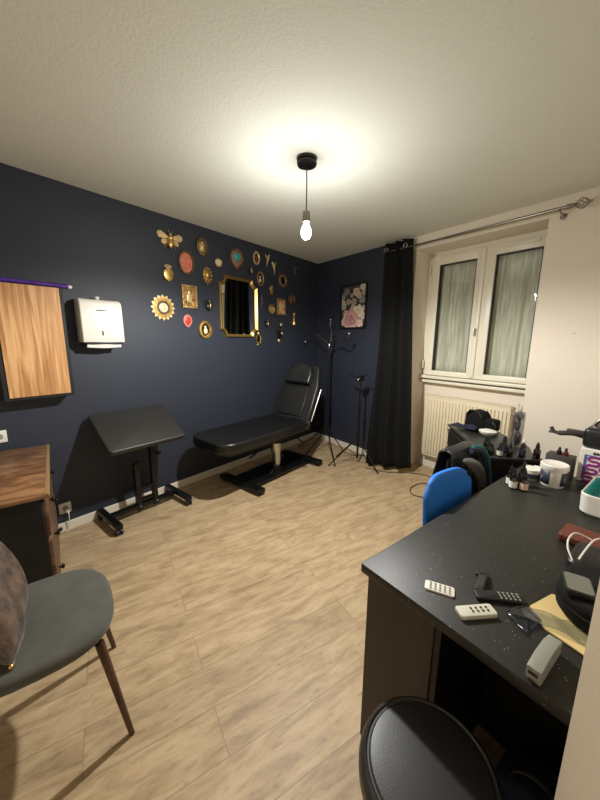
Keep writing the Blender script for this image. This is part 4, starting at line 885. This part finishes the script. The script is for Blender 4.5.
# white printed box
t = thing('printed_box', 'white cardboard box printed with purple loops, on the desk by the wall', 'box', (3.40, -.98, DT), 's')
bm = NB(); box(bm, (3.25, -.975, DT), (3.62, -.70, .925), .002, 1); mk('carton', bm, m_box, t)
bm = NB(); box(bm, (3.268, -.9765, DT+.015), (3.60, -.9752, .895)); mk('blue_panel', bm, m_bprint, t, smooth=False)
bm = NB(); box(bm, (3.281, -.978, DT+.012), (3.60, -.9762, .888)); mk('white_panel', bm, m_box, t, smooth=False)
bm = NB()
def sband(c, z, w_=.024, h_=.042):
    P = [(c+w_*.9, z+h_*.5), (c-w_*.2, z+h_*.5), (c-w_*.9, z+h_*.3), (c-w_*.6, z+.0), (c+w_*.6, z-.0), (c+w_*.9, z-h_*.3), (c+w_*.2, z-h_*.5), (c-w_*.9, z-h_*.5)]
    P = smooth_path([(p[0], -.979, p[1]) for p in P], 4); n_ = len(P); hw = .006
    for i in range(n_-1):
        a, b = P[i], P[i+1]; tt = (b-a).normalized(); q = Vector((-tt.z, 0, tt.x))*hw
        vs = [bm.verts.new(v) for v in (a-q, b-q, b+q, a+q)]; ws = [bm.verts.new(v+Vector((0, -.0008-.00001*i, 0))) for v in (a-q, b-q, b+q, a+q)]
        bm.faces.new(ws); bm.faces.new(vs[::-1])
        for k in range(4): bm.faces.new((vs[k], vs[(k+1) % 4], ws[(k+1) % 4], ws[k]))
for i in range(6):
    for j in range(3): sband(3.308+.054*i-.006*(2-j), .780+.043*j)
mk('purple_loops', bm, m_magenta, t, smooth=False, label='purple loop pattern')
bm = NB(); x = 3.30
for k in range(9):
    ww = random.choice((.008, .010, .006)); box(bm, (x, -.9772, .900+.002*(k % 2)), (x+ww, -.9758, .913)); x += ww+(.003 if k != 3 else .012)
mk('lettering', bm, m_ink, t, smooth=False)
# black machine on the box with an arm
t = thing('black_machine', 'black device with carry handle on top of the white printed box', 'machine', (3.35, -.88, .925), 's')
bm = NB(); box(bm, (3.245, -.965, .925), (3.60, -.72, 1.028), .022, 4); mk('housing', bm, m_blackplastic, t)
bm = NB(); tube(bm, [(3.262, -.86, 1.02), (3.285, -.86, 1.06), (3.33, -.86, 1.085), (3.42, -.86, 1.085), (3.47, -.86, 1.02)], .008, 8, 5); mk('handle', bm, m_steel, t)
bm = NB(); tube(bm, [(3.25, -.86, .955), (3.19, -.87, .967), (3.13, -.88, .957)], .014, 8, 4); box(bm, (3.16, -.885, .965), (3.25, -.855, .990), .006, 2, Matrix.Identity(4))
tube(bm, [(3.13, -.88, .957), (3.105, -.88, .962), (3.092, -.88, .985)], .010, 8, 3); tube(bm, [(3.115, -.88, .96), (3.085, -.88, .957)], .008, 8); mk('arm', bm, mat('dark grey arm', (58, 54, 50), .4), t, label='dark grey forked arm')
# teal lined basin
t = thing('white_basin', 'white rounded container with teal inside at the right edge of the desk', 'container', (3.50, -1.24, DT), 's')
def rr_ring(bm, z, x0, y0, x1, y1, r_): return [bm.verts.new((p[0], p[1], z)) for p in rrect(x0, y0, x1, y1, r_, 6)]
def loft(bm, rings, cap0=True, cap1=True):
    for A, B in zip(rings, rings[1:]):
        for k in range(len(A)): bm.faces.new((A[k], A[(k+1) % len(A)], B[(k+1) % len(A)], B[k]))
    if cap0: bm.faces.new(rings[0][::-1])
    if cap1: bm.faces.new(rings[-1])
bm = NB(); X0, Y0_, X1, Y1_ = 3.342, -1.40, 3.66, -1.10
loft(bm, [rr_ring(bm, DT+.0, X0+.015, Y0_+.015, X1-.015, Y1_-.015, .03), rr_ring(bm, DT+.012, X0+.003, Y0_+.003, X1-.003, Y1_-.003, .035), rr_ring(bm, DT+.088, X0, Y0_, X1, Y1_, .035), rr_ring(bm, DT+.092, X0+.003, Y0_+.003, X1-.003, Y1_-.003, .034), rr_ring(bm, DT+.09, X0+.006, Y0_+.006, X1-.006, Y1_-.006, .032), rr_ring(bm, DT+.02, X0+.012, Y0_+.012, X1-.012, Y1_-.012, .03)]); mk('basin', bm, m_whitep, t)
bm = NB(); loft(bm, [rr_ring(bm, DT+.087, X0+.0065, Y0_+.0065, X1-.0065, Y1_-.0065, .031), rr_ring(bm, DT+.087, X0+.012, Y0_+.012, X1-.012, Y1_-.012, .03), rr_ring(bm, DT+.045, X0+.02, Y0_+.02, X1-.02, Y1_-.02, .03)], False, True); mk('liner', bm, m_teal, t, label='teal liner')
bm = NB(); tb = NB(); box(tb, (-.06, -.05, 0), (.06, .05, .02), .004); merge(bm, tb, Matrix.Translation((3.46, -1.30, DT+.05)) @ Matrix.Rotation(.3, 4, 'Z')); single('white_card', bm, m_paper, 'white card lying inside the teal lined container', 'card', (3.46, -1.30, DT+.05), 's')
# red-brown case
bm = NB(); prism(bm, rrect(3.352, -1.70, 3.60, -1.585, .012), DT, DT+.032, None, .008, 3)
o = single('leather_case', bm, m_brownl, 'red-brown leather case lying on the desk at the right edge', 'case', (3.47, -1.64, DT), 's')
# black pouch with cable
t = thing('black_pouch', 'black rounded zip pouch on the desk beside the yellow envelope', 'pouch', (3.53, -2.0, DT), 's')
bm = NB(); prism(bm, rrect(3.432, -2.125, 3.70, -1.90, [.04, .06, .10, .04], 8), DT+.006, DT+.072, None, .018, 4); mk('body', bm, m_curtain, t)
bm = NB(); tube(bm, [(p[0], p[1], DT+.045) for p in rrect(3.4305, -2.127, 3.70, -1.898, [.04, .06, .10, .04], 6)], .0022, 5, closed=True); mk('zip', bm, m_blackplastic, t)
t = thing('phone_device', 'grey faced black handheld device lying on the black pouch', 'device', (3.478, -2.055, DT+.072), 's', local=True, rz=.35)
bm = NB(); prism(bm, rrect(-.032, -.042, .032, .042, .012), 0, .016, None, .004); mk('case', bm, m_blackplastic, t)
bm = NB(); prism(bm, rrect(-.027, -.037, .027, .037, .009), .016, .0175); mk('screen', bm, m_screen, t)
bm = NB(); prism(bm, rrect(3.412, -1.885, 3.52, -1.72, .03), DT, DT+.045, None, .012, 3); single('camera_case', bm, m_blackplastic, 'small black case under the white cable, behind the black pouch', 'case', (3.46, -1.8, DT), 's')
bm = NB(); tube(bm, [(3.436, -1.905, .81), (3.415, -1.875, .83), (3.405, -1.82, .835), (3.405, -1.75, .825), (3.416, -1.69, .80), (3.44, -1.68, .79)], .0026, 6, 6); tube(bm, [(3.448, -1.90, .82), (3.452, -1.82, .83), (3.458, -1.75, .83), (3.475, -1.68, .81), (3.52, -1.62, .79)], .0026, 6, 6)
single('white_cable', bm, m_whitep, 'white cable looping over the small black case', 'cable', (3.44, -1.8, DT+.045), 's')
# yellow envelope and film
bm = NB(); prism(bm, [(3.402, -2.13), (3.425, -2.03), (3.60, -1.97), (3.68, -2.16), (3.545, -2.195), (3.45, -2.18)], DT+.002, DT+.006); single('yellow_envelope', bm, m_yellow, 'pale yellow envelope under the black pouch', 'envelope', (3.5, -2.08, DT+.002), 's')
bm = NB(); sheet(bm, lambda u_, v: (3.375+.20*u_+.02*v, -2.205+.06*v+.02*math.sin(u_*3)+.03*u_, DT+.008+.007*abs(math.sin(u_*9+v*3))*math.sin(PI*u_)), 40, 10)
single('plastic_bag', bm, m_film, 'crumpled clear plastic bag by the yellow envelope', 'plastic bag', (3.45, -2.18, DT), 's', solid=.0008)
bm = NB(); sheet(bm, lambda u_, v: (3.372+.055*u_+.012*v, -2.205+.075*v-.03*u_, DT+.004+.004*abs(math.sin(u_*5+v*4))), 20, 16)
single('blue_film', bm, mat_glass('blue tinted film', (.62, .68, .84), 1., .15), 'crumpled bluish film at the left tip of the plastic bag', 'plastic film', (3.39, -2.17, DT), 's', solid=.0008)
# stapler-like grey device
t = thing('grey_punch', 'light grey plastic stapler-like device at the near desk edge', 'stapler', (3.478, -2.285, DT), 's', local=True, rz=-.03); t.scale = (.84, .86, .86)
bm = NB(); box(bm, (-.0165, -.075, 0), (.0165, .070, .018), .004); mk('base', bm, m_greyp, t)
bm = NB(); prism(bm, [(-.08, .012), (-.08, .042), (-.03, .052), (.03, .050), (.072, .036), (.074, .022), (.03, .018)], -.0165, .0165, Matrix(((0, 0, 1, 0), (1, 0, 0, 0), (0, 1, 0, 0), (0, 0, 0, 1))), .004, 2); mk('body', bm, m_greyp, t)
bm = NB(); box(bm, (-.0115, -.0812, .022), (.0095, -.078, .032), .001, 1); box(bm, (-.009, -.0765, .004), (.009, -.0745, .012), .001, 1); mk('slot', bm, m_ink, t)
# remotes
def remote(name, label, s, d, rz_, w_, l_, h_, m1, mb, rows, cols, z0=0., extra=None, by0=-.3, by1=.34):
    t = thing(name, label, 'remote control', (s, d, DT+z0), 's', 'remote controls on the desk', local=True, rz=rz_)
    bm = NB(); prism(bm, rrect(-w_/2, -l_/2, w_/2, l_/2, w_*.18), 0, h_, None, h_*.25); mk('body', bm, m1, t)
    for i in range(rows):
        for j in range(cols):
            bm = NB(); x = (j-(cols-1)/2)*w_*.28; y = l_*(by0+(by1-by0)*i/max(1, rows-1)); prism(bm, superell(w_*.095, w_*.075, 3, 12, (x, y)), h_-.0002, h_+.0016); mk('button', bm, mb, t)
    return t
remote('remote_control', 'slim white remote control nearest the desk corner', 3.221, -2.264, -1.096, .038, .079, .006, m_whitep, m_greyp, 5, 3)
r2_ = remote('remote_control', 'thick pale grey remote control with dark buttons at the near desk edge', 3.324, -2.268, -.56, .036, .100, .014, m_offw, m_ink, 4, 2, by0=-.12, by1=.3)
remote('remote_control', 'long black remote control with small pale buttons', 3.341, -2.163, -.80, .034, .130, .012, m_blackplastic, m_greyp, 5, 3, by0=-.0, by1=.36)
t = thing('black_strap', 'twisted black rubber strap beside the black remote control', 'strap', (3.27, -2.13, DT), 's')
bm = NB(); sheet(bm, lambda u_, v: (3.262+.022*v+.022*u_, -2.105-.085*u_+.012*v, DT+.006+.012*math.sin(u_*PI)*(.4+.6*v)), 14, 4); mk('band', bm, m_rubber, t, solid=.004)
bm = NB(); box(bm, (3.258, -2.125, DT), (3.282, -2.10, DT+.014), .004); mk('buckle', bm, m_blackplastic, t)

# ------------------------------------------------------------------ floor cable
bm = NB(); tube(bm, [(p[0], p[1], .004) for p in ((1.18, -.62), (1.40, -.60), (1.643, -.441), (1.809, -.395), (2.02, -.45), (2.15, -.62), (2.05, -.72), (1.87, -.60), (1.80, -.70), (1.79, -.83), (1.85, -.93), (1.96, -.93), (2.2, -1.0))], .0045, 6, 8)
single('floor_cable', bm, m_redbrown if False else mat('dark brown cable', (44, 26, 20), .6), 'dark cable looping on the floor between the curtain and blue chair', 'cable', (1.6, -.6, 0))
# small screw in the wall right of the window
bm = NB(); cone(bm, (2.93, 0, 1.52), (2.93, -.008, 1.52), .004, seg=8); single('wall_screw', bm, m_steel, 'small screw in the white wall right of the window', 'screw', (2.93, 0, 1.52), 's')
